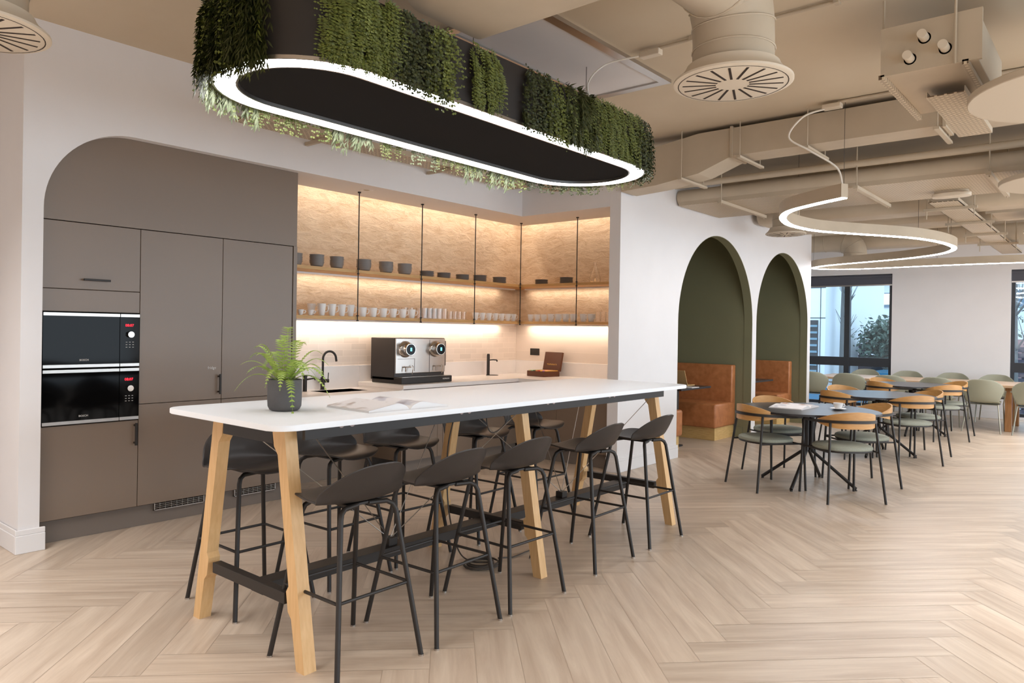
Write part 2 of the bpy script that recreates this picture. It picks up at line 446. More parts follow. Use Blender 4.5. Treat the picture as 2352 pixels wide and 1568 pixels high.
# wall with the two booth arches
def arc(xa, xb, zt):
    r = (xb-xa)/2; c = (xa+xb)/2
    return [(c-r*math.cos(a), zt-r+r*math.sin(a)) for a in [PI*i/40 for i in range(41)]]
A1 = (7.80,10.02,2.71); A2 = (10.16,12.33,2.705)
struct(arch_wall(6.5,12.46,YP,YP+.11,CEIL,[(a,b,arc(a,b,z)) for a,b,z in (A1,A2)]).obj('wall_booth_front','white',smooth=False))
struct(G().box(6.5,XR,YP+.11,4.14+.02,0,CEIL).obj('wall_pier_side','white',smooth=False))
# green linings of the arches and green booth interiors
n_t = 1
for i,(xa,xb,zt) in enumerate((A1,A2)):
    g = G(); cvv = arc(xa,xb,zt); pts = [(xa,0)]+cvv+[(xb,0)]
    e = .006
    rows = [[(x,YP+.002,z) for x,z in pts],[(x,YP+.115,z) for x,z in pts]]
    cx_, rr = (xa+xb)/2, (xb-xa)/2
    inner = [(cx_+(x-cx_)*(1-e/rr), z if z == 0 else (z-(zt-rr))*(1-e/rr)+(zt-rr)) for x,z in pts]
    rows2 = [[(x,YP+.115,z) for x,z in inner],[(x,YP+.002,z) for x,z in inner]]
    g.grid(rows+rows2); 
    g.grid([[(x,YP+.002,z) for x,z in inner],[(x,YP+.002,z) for x,z in pts]])
    struct(g.obj('trim_%d'%(i+1),'green',smooth=True))
    g = G(); xo = xa-.0; x1 = xb
    g.box(xo,x1,5.90,5.98,0,2.95); g.box(xo-.07,xo,YP+.11,5.98,0,2.95); g.box(x1,x1+.07,YP+.11,5.98,0,2.95)
    g.box(xo-.07,x1+.07,YP+.11,5.98,2.95,3.0)
    struct(g.obj('wall_booth_%d'%(i+1),'green',smooth=False))
    g = G(); g.box(x1-.014,x1-.0005,YP+.12,5.9,0,.14,.003)
    struct(g.obj('baseboard_booth_%d'%(i+1),'green',smooth=False))
struct(G().box(12.40,12.46,YP+.11,6.4,0,CEIL).obj('wall_booth_end','white',smooth=False))
struct(G().box(12.46,XW,6.4,6.5,0,CEIL).obj('wall_far_left','white',smooth=False))
struct(G().box(-3.1,1.535,6.3,6.4,0,CEIL).obj('wall_left','white',smooth=False))
# window wall
W1 = (3.54,6.2); W2 = (-1.6,1.60); WT = 2.685; WB = .05
g = G(); g.box(XW,XW+.25,6.2,6.5,0,CEIL).box(XW,XW+.25,1.60,3.54,0,CEIL).box(XW,XW+.25,-4.1,-1.6,0,CEIL)
g.box(XW,XW+.25,3.54,6.2,WT,CEIL).box(XW,XW+.25,-1.6,1.60,WT,CEIL).box(XW,XW+.25,3.54,6.2,0,WB).box(XW,XW+.25,-1.6,1.6,0,WB)
struct(g.obj('wall_windows','white',smooth=False))
for i,((ya,yb),mull) in enumerate(((W1,[4.38]),(W2,[0.0]))):
    x0,x1 = XW+.06,XW+.13
    g = G(); g.box(x0,x1,ya,ya+.06,WB,WT).box(x0,x1,yb-.06,yb,WB,WT).box(x0,x1,ya,yb,WB,WB+.06).box(x0,x1,ya,yb,WT-.06,WT)
    g.box(x0-.01,x1+.01,ya,yb,.845,1.02)
    for m in mull: g.box(x0-.02,x1+.02,m-.05,m+.05,WB,WT)
    wo = struct(g.obj('window_%d'%(i+1),'frame',smooth=False))
    G().box(x0+.03,x0+.036,ya+.05,yb-.05,WB+.05,WT-.05).obj('pane','pane',wo,smooth=False)
# baseboards
def bboard(name, pts, side):
    g = G()
    for (x0,y0,x1,y1) in pts:
        g.box(x0,x1,y0,y1,0,.115,.004)
        if x1-x0 > y1-y0: g.box(x0,x1,y0+.004 if side<0 else y0,y1,.115,.15,.004)
        else: g.box(x0+.004,x1-.004,y0,y1,.115,.15,.004)
    return struct(g.obj(name,'trimw',smooth=False))
bboard('baseboard_left', [(1.517,5.33,1.685,5.35),(1.517,5.351,1.535,6.3)], -1)
bboard('baseboard_pier', [(6.482,4.012,7.82,4.03),(6.482,4.031,6.5,4.16)], -1)
bboard('baseboard_booth_pier', [(10.0,4.012,10.18,4.03)], -1)
bboard('baseboard_window', [(XW-.02,1.60,XW,3.54)], -1)

# ================================================================ TALL CABINETS
YC = 5.43
def handle(parent, x0, x1, z0, z1, y=YC, nm='handle'):
    g = G(); g.box(x0,x1,y-.038,y-.026,z0,z1,.002)
    if x1-x0 > z1-z0:
        for x in (x0+.012,x1-.024): g.box(x,x+.012,y-.028,y+.001,(z0+z1)/2-.006,(z0+z1)/2+.006)
    else:
        for z in (z0+.012,z1-.024): g.box((x0+x1)/2-.006,(x0+x1)/2+.006,y-.028,y+.001,z,z+.012)
    return g.obj(nm,'black',parent,smooth=False)
def door(parent, x0,x1,z0,z1, nm='door'):
    return G().box(x0+.002,x1-.002,YC,YC+.02,z0+.002,z1-.002,.0015).obj(nm,'cab',parent,smooth=False)
XS = (1.673,2.296,2.921,3.546)
t = thing('oven_cabinet','tall taupe cabinet unit housing two built-in ovens at the left end','cabinet',(0,0,0))
g = G(); g.box(XS[0],XS[1],YC+.022,6.0,.15,.779).box(XS[0],XS[1],YC+.022,6.0,1.54,2.143); g.box(XS[0],XS[1],5.95,6.0,.779,1.54)
g.box(XS[0],XS[0]+.006,YC+.022,6.0,.779,1.54).box(XS[1]-.004,XS[1],YC+.022,6.0,.779,1.54)
g.obj('body','cabd',t,smooth=False)
d = door(t,XS[0],XS[1],.155,.779); handle(d,2.262,2.278,.60,.76)
d = door(t,XS[0],XS[1],1.692,2.143,'flap_door'); handle(d,1.915,2.085,1.752,1.766)
door(t,XS[0],XS[1],1.54,1.692,'fascia_panel')
for k,lab in ((1,'tall taupe fridge cabinet next to the ovens with a printed fridge sign'),(2,'tall taupe cabinet with plain doors beside the shelving niche')):
    t = thing('fridge_cabinet',lab,'cabinet')
    G().box(XS[k],XS[k+1],YC+.022,6.0,.15,2.143).obj('body','cabd',t,smooth=False)
    d = door(t,XS[k],XS[k+1],.889,2.143,'upper_door')
    if k == 1:
        handle(d,2.888,2.904,.93,1.085)
        text('sign','fridge',.03,'print',d,(2.842,YC-.001,1.125),(PI/2,0,0))
    door(t,XS[k],XS[k+1],.155,.889,'lower_door')
tag(G().box(1.657,3.585,YC+.002,5.98,2.147,2.90).obj('cabinet_top_panel','cab',smooth=False),'large taupe infill panel above the tall cabinet doors, rounded by the arch','panel')
tag(G().box(3.55,3.585,YC-.005,6.10,0.001,2.145).obj('cabinet_end_panel','cab',smooth=False),'taupe end panel closing the tall cabinets at the shelving niche','panel')
tag(G().box(1.66,3.548,YC+.05,YC+.07,0.001,.152).obj('cabinet_plinth','plinth',smooth=False),'long taupe plinth below the tall cabinets','plinth')
for (x0,x1,lab) in ((2.43,2.81,'slotted metal ventilation grille in the plinth nearer the ovens'),(3.06,3.43,'slotted metal ventilation grille in the plinth nearer the table')):
    t = thing('ventilation_grille',lab,'grille',(x0,YC+.028,.095))
    g = G(); w_ = x1-x0
    g.box(0,w_,0,.02,0,.006).box(0,w_,0,.02,.054,.06).box(0,.006,0,.02,0,.06).box(w_-.006,w_,0,.02,0,.06)
    g.obj('frame','steel',t,smooth=False)
    G().box(.006,w_-.006,.014,.02,.006,.054).obj('backing','ductd',t,smooth=False)
    g = G()
    for k in range(3): g.box(.006,w_-.006,.002,.014,.017+k*.013,.0195+k*.013)
    for k in range(1,9): g.box(w_*k/9-.001,w_*k/9+.001,.002,.014,.006,.054)
    g.obj('slats','steel',t,smooth=False)
# ovens
def oven(z0,z1,lab,brand=True):
    t = thing('built_in_microwave',lab,'oven',(0,YC-.004,z0)); H = z1-z0
    xa,xm,xb = 1.681,2.158,2.290
    G().box(xa,xb,.01,.45,0.004,H-.004).obj('body','bglass',t,smooth=False)
    d = G().box(xa,xm-.002,-.008,.01,.001,H-.001).obj('door','bglass',t,smooth=False)
    for zz in (0,H-.022): G().box(xa,xm-.002,-.014,-.008,zz,zz+.022,.001).obj('steel_trim','steel',d,smooth=False)
    text('logo','BOSCH',.018,'print',d,((xa+xm)/2+.01,-.0095,.045),(PI/2,0,0))
    c = G().box(xm+.002,xb,-.008,.01,.001,H-.001).obj('control_panel','bglass',t,smooth=False)
    for zz in (0,H-.022): G().box(xm+.002,xb,-.014,-.008,zz,zz+.022,.001).obj('steel_trim','steel',c,smooth=False)
    text('display','08:07',.026,'red',c,(2.222,-.0095,H-.088),(PI/2,0,0))
    G().cyl((2.226,-.009,H*.61),(2.226,-.032,H*.61),.023,.021).obj('knob','chrome',c)
    g = G()
    for i in range(3):
        for j in range(3): g.box(2.198+i*.022,2.208+i*.022,-.0105,-.008,H*.46-j*.018,H*.46+.003-j*.018)
    g.obj('buttons','print',c,smooth=False)
oven(1.164,1.533,'upper of the two black glass built-in microwaves with steel trim')
oven(.786,1.152,'lower of the two black glass built-in microwaves with steel trim')

# ================================================================ KITCHEN NICHE
t = thing('base_cabinet','taupe base cabinets with black handles under the coffee machine','cabinet')
X0,X1_,YF,ZC = 4.80,6.56,5.42,.865
G().box(X0,XR-.01,YF+.02,YK-.01,.15,ZC).obj('body','cab',t,smooth=False)
for x0,x1 in ((4.82,5.27),(5.27,5.345),(5.345,5.90),(5.90,6.54)):
    G().box(x0+.002,x1-.002,YF,YF+.02,.155,ZC-.012).obj('door','cab',t,smooth=False)
def bhandle(p,x0,x1,z0,z1,y): 
    g = G(); g.box(x0,x1,y-.036,y-.024,z0,z1,.002)
    g.box(x0+.004,x0+.014,y-.026,y+.001,z1-.02,z1-.01); g.box(x1-.014,x1-.004,y-.026,y+.001,z0+.002,z0+.01) if x1-x0>.03 else None
    return g.obj('handle','black',p,smooth=False)
bhandle(t,5.225,5.239,.70,.845,YF); bhandle(t,5.53,5.66,.836,.850,YF); bhandle(t,5.86,5.874,.70,.845,YF)
G().box(4.83,6.6,YF+.06,YF+.075,0.001,.15).obj('plinth','plinth',t,smooth=False)
t = thing('return_cabinet','taupe base cabinet along the return wall beside the white pier','cabinet')
G().box(X1_+.02,XR-.01,4.165,5.43,.15,ZC).obj('body','cab',t,smooth=False)
for y0,y1 in ((4.16,4.86),(4.86,5.39)): G().box(X1_,X1_+.02,y0+.002,y1-.002,.155,ZC-.012).obj('door','cab',t,smooth=False)
G().box(X1_+.05,X1_+.065,4.17,5.42,0.001,.15).obj('plinth','plinth',t,smooth=False)
# worktops
g = G(); g.prism([(4.78,5.40),(6.54,5.40),(6.54,4.155),(XR-.002,4.155),(XR-.002,YK-.002),(4.78,YK-.002)],ZC+.001,.905,.003)
wt = thing('worktop','white stone worktop, raised L-shaped part under the coffee machine','worktop')
g.obj('slab','counter',wt,smooth=False)
G().box(4.78,4.80,5.42,YK-.002,.78,ZC).obj('edge_panel','counter',wt,smooth=False)
g = G(); g.box(4.79,XR-.024,YK-.022,YK-.001,.905,1.075,.002); g.box(XR-.022,XR-.001,4.156,YK-.001,.905,1.075,.002)
g.obj('upstand','counter',wt,smooth=False)
wl = thing('sink_worktop','lower white stone worktop with the inset sink','worktop')
g = G(); sx0,sx1,sy0,sy1 = 4.12,4.60,5.71,5.99
g.box(3.59,sx0,5.44,YK-.002,.81,.85); g.box(sx1,4.778,5.44,YK-.002,.81,.85); g.box(sx0,sx1,5.44,sy0,.81,.85); g.box(sx0,sx1,sy1,YK-.002,.81,.85)
g.obj('slab','counter',wl,smooth=False)
G().box(3.59,4.79,YK-.022,YK-.001,.85,1.075,.002).obj('upstand','counter',wl,smooth=False)
g = G(); g.box(sx0-.004,sx0,sy0-.004,sy1+.004,.66,.848).box(sx1,sx1+.004,sy0-.004,sy1+.004,.66,.848).box(sx0,sx1,sy0-.004,sy0,.66,.848).box(sx0,sx1,sy1,sy1+.004,.66,.848).box(sx0,sx1,sy0,sy1,.656,.66)
tag(g.obj('sink','sink',smooth=False),'undermounted stainless steel sink set in the lower worktop','sink')
tag(G().box(3.59,4.80,5.885,5.90,0.001,.64).obj('kneehole_panel','cab',smooth=False),'taupe back panel of the open space below the sink','panel')
# shelves
t = thing('wall_shelf','upper oak shelf of the kitchen niche carrying grey stoneware','shelf')
G().box(3.59,XR-.002,5.70,YK-.002,1.99,2.02,.001).obj('board','oak',t,smooth=False); G().box(6.91,XR-.002,4.142,5.70,1.99,2.02,.001).obj('return_board','oaky',t,smooth=False)
G().box(3.6,7.2,YK-.10,YK-.02,1.974,1.989).obj('led_profile','trimw',t,smooth=False); G().box(7.24,XR-.02,4.16,5.9,1.974,1.989).obj('led_profile','trimw',t,smooth=False)
t = thing('wall_shelf','lower oak shelf of the kitchen niche carrying cups and glasses','shelf')
G().box(3.59,XR-.002,5.70,YK-.002,1.54,1.57,.001).obj('board','oak',t,smooth=False); G().box(6.91,XR-.002,4.142,5.70,1.54,1.57,.001).obj('return_board','oaky',t,smooth=False)
G().box(3.6,7.2,YK-.10,YK-.02,1.524,1.539).obj('led_profile','trimw',t,smooth=False); G().box(7.24,XR-.02,4.16,5.9,1.524,1.539).obj('led_profile','trimw',t,smooth=False)
def rod(x,y,lab):
    t = thing('suspension_rod',lab,'rod',(x,y,0),0,'black rods carrying the oak shelves')
    G().cyl((0,0,1.53),(0,0,SOF),.0055,n=10).obj('rod','black',t)
    G().cyl((0,0,SOF-.012),(0,0,SOF-.001),.016,n=16).obj('ceiling_flange','black',t)
    g = G()
    for z in (1.975,2.021,1.525,1.571): g.cyl((0,0,z),(0,0,z+.012),.012,n=14)
    g.obj('collars','black',t)
for i,x in enumerate((4.435,5.26,6.08)): rod(x,5.685,'%s thin black shelf rod from the left, hung from the niche soffit'%ORD[i])
rod(6.895,5.685,'thin black shelf rod at the inner corner of the oak shelves')
rod(6.895,4.85,'thin black shelf rod on the return side, left of the glass decanter')
# soffit fittings
t = thing('recessed_downlight','small round recessed fitting in the niche soffit above the sink','downlight',(4.42,5.56,SOF))
G().lathe([(.03,-.001),(.045,-.004),(.06,-.003),(.065,0)],28).obj('bezel','trimw',t); G().lathe([(.0,-.0005),(.03,-.0005)],28).obj('recess','duct',t)

# ---------- crockery
def lathe_obj(name, prof, m, parent=None, n=28): return G().lathe(prof, n).obj(name, m, parent)
def bowl_mesh(r,h): return [(0,.004),(r*.45,.004),(r*.5,0),(r*.55,.0),(r*.82,h*.25),(r*.90,h*.62),(r*.99,h*.9),(r,h),(r*.955,h),(r*.87,h*.62),(r*.78,h*.33),(r*.5,.008),(0,.008)]
b0 = lathe_obj('bowl', bowl_mesh(.068,.05),'grey'); d0 = lathe_obj('plate', [(0,.003),(.04,.003),(.045,0),(.05,0),(.066,.006),(.078,.016),(.076,.0165),(.05,.005),(0,.005)],'grey')
first = {'b':True,'d':True}
def place(proto,key,loc,lab,cat,grp,sc=None,rz=0):
    if first.get(key,False): o = proto; first[key] = False
    else: o = proto.copy(); C.objects.link(o)
    o.location = loc; o.rotation_euler = (0,0,rz); tag(o,lab,cat,grp)
    if sc: o.scale = sc
    return o
SU = 2.0205
stacks = [(3.85,5.86,'b',5,1),(4.045,5.80,'b',5,1),(4.271,5.80,'b',5,.98),(4.593,5.80,'b',5,1.08),(4.877,5.80,'b',5,1.08),(5.129,5.80,'b',5,1.1)]
stacks += [(5.445,5.80,'d',4,1.22),(5.701,5.80,'d',4,1.2),(5.998,5.80,'d',4,1.2),(6.312,5.82,'d',5,1.25),(6.66,5.82,'d',5,1.3),(7.06,5.487,'d',4,1.25),(7.06,5.114,'d',5,1.25)]
LV = {4:['lowest','second lowest','second highest','topmost'],5:['lowest','second lowest','middle','second highest','topmost']}
for i,(x,y,k,n,s) in enumerate(stacks):
    for j in range(n):
        if k == 'b': place(b0,'b',(x+random.uniform(-.002,.002),y,SU+j*.0165),'%s grey bowl in the %s stack from the left on the upper shelf'%(LV[n][j],ORD[i]),'bowl','grey bowls stacked on the upper oak shelf',(s,s,1),j)
        else: place(d0,'d',(x+random.uniform(-.002,.002),y,SU+j*.0145),'%s grey dish in the %s stack from the left on the upper shelf'%(LV[n][j],ORD[i]),'dish','grey dishes stacked on the upper oak shelf',(s*.85,s*.85,1.15),j)
# cups
def cup(name,r0_,r1_,h,hd=.02):
    t = thing(name,'x','cup'); n = 24
    G().lathe([(0,.002),(r0_*.9,.0),(r0_,.003),(r0_+(r1_-r0_)*.55,h*.5),(r1_,h),(r1_-.003,h),(r0_+(r1_-r0_)*.5-.003,h*.5),(r0_-.003,.006),(0,.006)],n).obj('cup','china',t)
    G().tube([(r1_*.92,0,h*.82),(r1_+hd*.8,0,h*.84),(r1_+hd,0,h*.6),(r1_+hd*.6,0,h*.38),(r0_+(r1_-r0_)*.35,0,h*.3)],.0042,6).obj('handle','china',t)
    return t
tall = cup('tall_mug',.026,.040,.112,.022); wide = cup('wide_cup',.032,.044,.092,.02); taper = cup('tapered_cup',.024,.040,.088,.018); small = cup('espresso_cup',.016,.030,.05,.014)
def glassm(name,r,h):
    return G().lathe([(0,.0),(r*.86,.0),(r,h),(r-.002,h),(r*.86-.002,.007),(0,.008)],20).obj(name,'glass')
gl = glassm('tumbler',.034,.115); gs = glassm('short_tumbler',.031,.09); first['gl'] = first['gs'] = True
SL = 1.5705; used = set()
def pc(t,x,y,lab,grp,rz=-.5):
    if id(t) not in used: used.add(id(t)); t.location = (x,y,SL); t.rotation_euler = (0,0,rz); tag(t,lab,'cup',grp)
    else: dup(t,(x,y,SL),rz,lab,grp)
for i,x in enumerate((3.85,3.955)): pc(small,x,5.76,'%s small white espresso cup from the left on the lower shelf'%ORD[i],'white espresso cups')
for i,x in enumerate((4.085,4.20,4.313,4.415)): pc(tall,x,5.77,'%s tall white mug from the left in the front row of the lower shelf'%ORD[i],'tall white mugs')
for i,x in enumerate((4.06,4.17)): pc(tall,x,5.90,'%s tall white mug of the back row behind the espresso cups'%ORD[i],'tall white mugs')
for i,x in enumerate((4.56,4.69,4.82,4.95,5.08,5.205)): pc(wide,x,5.77,'%s wide white cup from the left on the lower shelf, left of the glasses'%ORD[i],'wide white cups left of the glasses')
for i,x in enumerate((5.24,5.33)): place(gl,'gl',(x,5.92,SL),'%s clear tumbler of the back row behind the wide white cups'%ORD[i],'glass','clear tumblers on the lower shelf')
k = 0
for row,y in enumerate((5.77,5.86)):
    for i,x in enumerate((5.40,5.473,5.546,5.619,5.692)): place(gl,'gl',(x,y,SL),'%s tall clear tumbler from the left, %s row of the lower shelf'%(ORD[i],('front','rear')[row]),'glass','clear tumblers on the lower shelf')
for i,x in enumerate((5.78,5.852,5.924,5.996)): place(gs,'gs',(x,5.77,SL),'%s short clear tumbler from the left on the lower shelf'%ORD[i],'glass','short tumblers on the lower shelf')
for i,x in enumerate((6.19,6.305,6.42,6.535,6.65,6.765,6.87)): pc(taper,x,5.77,'%s tapered white cup from the left between the tumblers and the shelf corner'%ORD[i],'tapered white cups on the back shelf')
for i,y in enumerate((5.60,5.50,5.40)): pc(taper,7.0,y,'%s tapered white cup right of the shelf corner on the return shelf'%ORD[i],'tapered white cups on the return shelf',-1.8)
for i,y in enumerate((5.29,5.18,5.07,4.96,4.82,4.71)): pc(wide,7.0,y,'%s wide white cup from the corner on the return shelf'%ORD[i],'wide white cups on the return shelf',-1.8)
for i,y in enumerate((4.62,4.55,4.48,4.41)): place(gl,'gl',(7.0,y,SL),'%s clear tumbler from the left at the right end of the return shelf'%ORD[i],'glass','clear tumblers at the right shelf end')
# decanter
g = G(); g.lathe([(0,.002),(.05,0),(.062,.02),(.060,.06),(.042,.12),(.022,.17),(.015,.205),(.018,.235),(.016,.235),(.013,.205),(.020,.168),(.040,.12),(.057,.06),(.058,.02),(.048,.006),(.016,.01),(.010,.05),(0,.06)],28)
tag(g.obj('decanter','glass',loc=(7.05,4.70,SU)),'clear glass decanter with a narrow neck on the upper return shelf','decanter')

# ---------- taps
def gooseneck(loc, lab, scale=1):
    t = thing('kitchen_tap',lab,'tap',loc)
    G().cyl((0,0,0),(0,0,.12),.021).cyl((0,0,0),(0,0,.004),.027).obj('base','black',t)
    arcp = [(0,0,.12),(0,0,.30)]+[(.065-.065*math.cos(a),-.0,.30+.075*math.sin(a)) for a in [PI*i/12 for i in range(1,12)]]+[(.13,0,.30),(.134,0,.275)]
    G().tube(arcp,.0115,12).obj('spout','black',t)
    G().cyl((-.035,0,.085),(.06,0,.085),.018).obj('mixer_body','black',t)
    G().tube([(.052,0,.10),(.056,0,.165)],.0045,8).obj('lever','black',t)
    return t
tp = gooseneck((4.30,6.04,.851),'matt black swan-neck kitchen tap behind the sink')
tp.rotation_euler = (0,0,-.35)
t = thing('water_tap','short matt black tap half hidden behind the fern','tap',(4.05,5.97,.851))
G().cyl((0,0,0),(0,0,.14),.02).obj('body','black',t); G().cyl((0,0,.14),(0,0,.155),.024).obj('knob','black',t); G().tube([(0,0,.11),(.06,-.06,.125),(.07,-.07,.11)],.009,10).obj('spout','black',t)
t = thing('boiling_water_tap','straight matt black water dispenser tap with a side spout','tap',(6.66,5.98,.906))
G().lathe([(0,.0),(.026,.0),(.026,.006),(.019,.008),(.019,.245),(.015,.262),(0,.264)],24).obj('column','black',t)
G().tube([(0,0,.185),(.05,-.035,.19),(.085,-.06,.187),(.092,-.065,.17)],.008,10,rs=[.007,.007,.009,.010]).obj('spout','black',t)
G().lathe([(0,0),(.07,0),(.07,.004),(0,.004)],28,(.06,-.02,0)).obj('drip_tray','black',t)
# socket
t = thing('wall_socket','black double socket on the tiled return wall','socket',(XR-.001,5.80,1.19))
G().box(-.009,0,-.073,.073,-.043,.043,.003).obj('plate','black',t,smooth=False)
g = G()
for y in (-.036,.036): g.box(-.0105,-.009,y-.010,y-.006,-.012,-.004).box(-.0105,-.009,y+.006,y+.010,-.012,-.004).box(-.0105,-.009,y-.002,y+.002,.004,.012)
g.obj('pin_holes','ductd',t,smooth=False)
t = thing('wall_switch','small grey switch at the right end of the tiled return wall','switch',(XR-.001,4.45,1.17)); G().box(-.008,0,-.04,.04,-.045,.045,.003).obj('plate','steel',t,smooth=False)
G().box(-.012,-.008,-.008,.008,-.014,.014,.001).obj('rocker','print',t,smooth=False)
# coffee machine
t = thing('coffee_machine','steel and black double coffee machine on the raised worktop','coffee machine',(4.86,5.50,.906))
W_,D_,H_ = .70,.50,.46
G().box(0,W_,.13,D_,.03,H_,.006).obj('housing','shell',t,smooth=False)
f = G().box(.005,W_-.005,.115,.132,.10,H_-.004,.004).obj('front_panel','steel',t,smooth=False)
g = G(); g.box(.255,.258,.113,.115,.12,.25); g.box(.465,.468,.113,.115,.10,H_-.02); g.box(.03,.255,.113,.115,.245,.248); g.obj('panel_joints','cabd',f,smooth=False)
G().box(.0,W_+.01,.02,.48,.0,.065,.006).obj('drip_tray','black',t,smooth=False)
G().box(.02,W_-.01,.03,.13,.064,.068).obj('tray_grid','steel',t,smooth=False)
text('logo','NESPRESSO',.02,'print',t,(.62,.0185,.028),(PI/2,0,0))
for x in (.125,.545):
    h = G(); h.lathe([(0,.0),(.078,.0),(.084,.01),(.078,.02),(.062,.03),(.066,.09),(.058,.105),(0,.105)],28); h.xf(Matrix.Translation((x,.115,.345))@Matrix.Rotation(PI/2,4,'X')@Matrix.Rotation(-.12,4,'Y'))
    ho = h.obj('brew_head','chrome',t)
    s_ = G(); s_.lathe([(0,.107),(.054,.107),(.056,.104)],28); s_.xf(Matrix.Translation((x,.115,.345))@Matrix.Rotation(PI/2,4,'X')@Matrix.Rotation(-.12,4,'Y')); s_.obj('screen','bglass',ho)
    s_ = G(); s_.box(-.010,.010,-.016,.018,.1085,.1095); s_.xf(Matrix.Translation((x,.115,.345))@Matrix.Rotation(PI/2,4,'X')@Matrix.Rotation(-.12,4,'Y')); s_.obj('touch_icon','cyan',ho,smooth=False)
    g = G(); g.tube([(x-.03,.11,.165),(x-.01,.09,.165),(x+.045,.07,.165)],.006,8); g.tube([(x-.01,.09,.165),(x-.015,.085,.12)],.006,8); g.obj('coffee_outlet','chrome',t)
    G().tube([(x+.085,.10,.18),(x+.08,.075,.165),(x+.05,.06,.09)],.004,8).obj('steam_wand','chrome',t)
G().box(W_+.002,W_+.055,.16,.42,.16,.43,.008).obj('water_tank','shell',t,smooth=False)
# tea box
t = thing('tea_box','open brown wooden tea box on the return worktop','box',(7.10,5.47,.906),-.15)
g = G(); g.box(-.13,.13,-.15,.15,0,.006).box(-.13,-.122,-.15,.15,.006,.065).box(.122,.13,-.15,.15,.006,.065).box(-.122,.122,-.15,-.142,.006,.065).box(-.122,.122,.142,.15,.006,.065); g.obj('tray','teab',t,smooth=False)
lid = G(); lid.box(0,.028,-.15,.15,0,.235,.003); lid.xf(Matrix.Translation((.13,0,.062))@Matrix.Rotation(.2,4,'Y')); lo = lid.obj('lid','teab',t,smooth=False)
text('lettering','TWININGS',.036,'gold',lo,(.145,0,.125),(PI/2,-.2*0,-PI/2))
cols = [(226,176,70),(168,110,180),(228,190,80),(206,60,44),(232,140,70),(70,96,62),(150,196,170),(214,206,150)]
tb = G().box(-.1,.1,-.014,.014,.0,.05,.003).obj('tea_sachet_row','paper',smooth=False); 
for i,c_ in enumerate(cols):
    o = tb if i == 0 else tb.copy()
    if i: C.objects.link(o)
    o.data = tb.data.copy() if i else tb.data
    nm = mat('sachet_paper',c_,.5); o.data.materials.clear(); o.data.materials.append(nm)
    o.parent = None; o.location = (7.10,5.47-.123+i*.035+.0,.93); o.rotation_euler = (0,0,-.15)
    nms = ['yellow','purple','mustard','red','orange','dark green','mint','pale straw']
    tag(o,'row of %s wrapped tea sachets standing in the open tea box'%nms[i],'tea sachets','tea sachets in the box')
def fixtext(o,loc,rx): o.location = loc; o.rotation_euler = rx

# ================================================================ BAR TABLE
t = thing('bar_table','long white-topped high bar table on pale wood legs','table')
def rrect(x0,x1,y0,y1,r,n=8):
    out = []
    for cx_,cy_,a0 in ((x1-r,y0+r,-PI/2),(x1-r,y1-r,0),(x0+r,y1-r,PI/2),(x0+r,y0+r,PI)):
        out += [(cx_+r*math.cos(a0+PI/2*i/n), cy_+r*math.sin(a0+PI/2*i/n)) for i in range(n+1)]
    return out
G().prism(rrect(1.635,5.25,2.60,3.60,.085),1.035,1.060,.004).obj('tabletop','topw',t)
for X in (1.82,3.44,5.06):
    for s in (-1,1):
        def P(yc, z): return (3.10+s*yc, z)
        # profile of the leg in the YZ plane: splayed outwards to the floor, with a shoulder at the top and at the stretcher
        zs = [0,.21,.235,.32,.345,.90,.935,1.034]
        outer = [.478,.441,.437,.422,.418,.322,.317,.300]; inner = [.418,.375,.350,.335,.352,.255,.225,.205]
        g = G(); rows = []
        for z,o_,i_ in zip(zs,outer,inner):
            w2 = .03
            rows.append([(X-w2,3.10+s*i_,z),(X+w2,3.10+s*i_,z),(X+w2,3.10+s*o_,z),(X-w2,3.10+s*o_,z)])
        g.grid(rows,True); g.poly(rows[0][::-1]); g.poly(rows[-1])
        g.obj('leg','legw',t,smooth=False)
    G().box(X-.022,X+.022,2.79,3.41,.255,.305,.002).obj('cross_beam','black',t,smooth=False)
    G().box(X-.03,X+.03,2.885,3.315,.945,1.034,.002).obj('top_bracket','black',t,smooth=False)
G().box(1.84,5.04,3.03,3.13,.225,.278,.002).obj('stretcher','black',t,smooth=False)
for y in (2.715,3.465): G().box(1.84,5.04,y,y+.02,.972,1.034,.001).obj('rail','black',t,smooth=False)
G().box(1.795,1.80,2.98,3.10,.985,1.008,.003).obj('cable_slot','steel',t,smooth=False)
for X in (2.06,2.84,3.60,4.30):
    g = G()
    for dx in (-.03,.03): g.cyl((X+dx,2.716,1.024),(X+dx,2.712,1.024),.015,n=16)
    g.obj('power_outlet','outlet',t)
for X in (2.64,4.23):
    G().box(X-.03,X+.03,3.05,3.11,.278,.32,.003).obj('brace_hub','black',t,smooth=False)
    g = G()
    for dx,Xm in ((-1,0),(1,0)):
        for yy in (2.76,3.42): g.tube([(X,3.08,.31),(X+dx*.74,yy,1.0)],.0025,6)
    g.obj('wire_brace','steel',t)
g = G(); g.tube(spline([(3.55,3.2,1.02),(3.50,3.15,.86),(3.53,3.12,.80),(3.62,3.08,.88),(3.60,3.1,1.02)],8),.004,6); g.tube(spline([(3.38,3.28,1.02),(3.36,3.36,.7),(3.37,3.36,.32),(3.4,3.3,.05),(3.36,3.15,.006),(3.42,3.05,.006)],8),.005,6)
tag(g.obj('power_cable','cabled'),'dark power cable hanging below the bar table to the floor','cable')
g = G(); pts = []
for i in range(90):
    a = i*.42; r = .085+.02*math.sin(a*.37); pts.append((3.36+r*1.2*math.cos(a),3.05+r*math.sin(a),.008+.0002*i))
g.tube(pts+[(3.6,3.0,.006),(3.9,3.02,.006)],.0045,6)
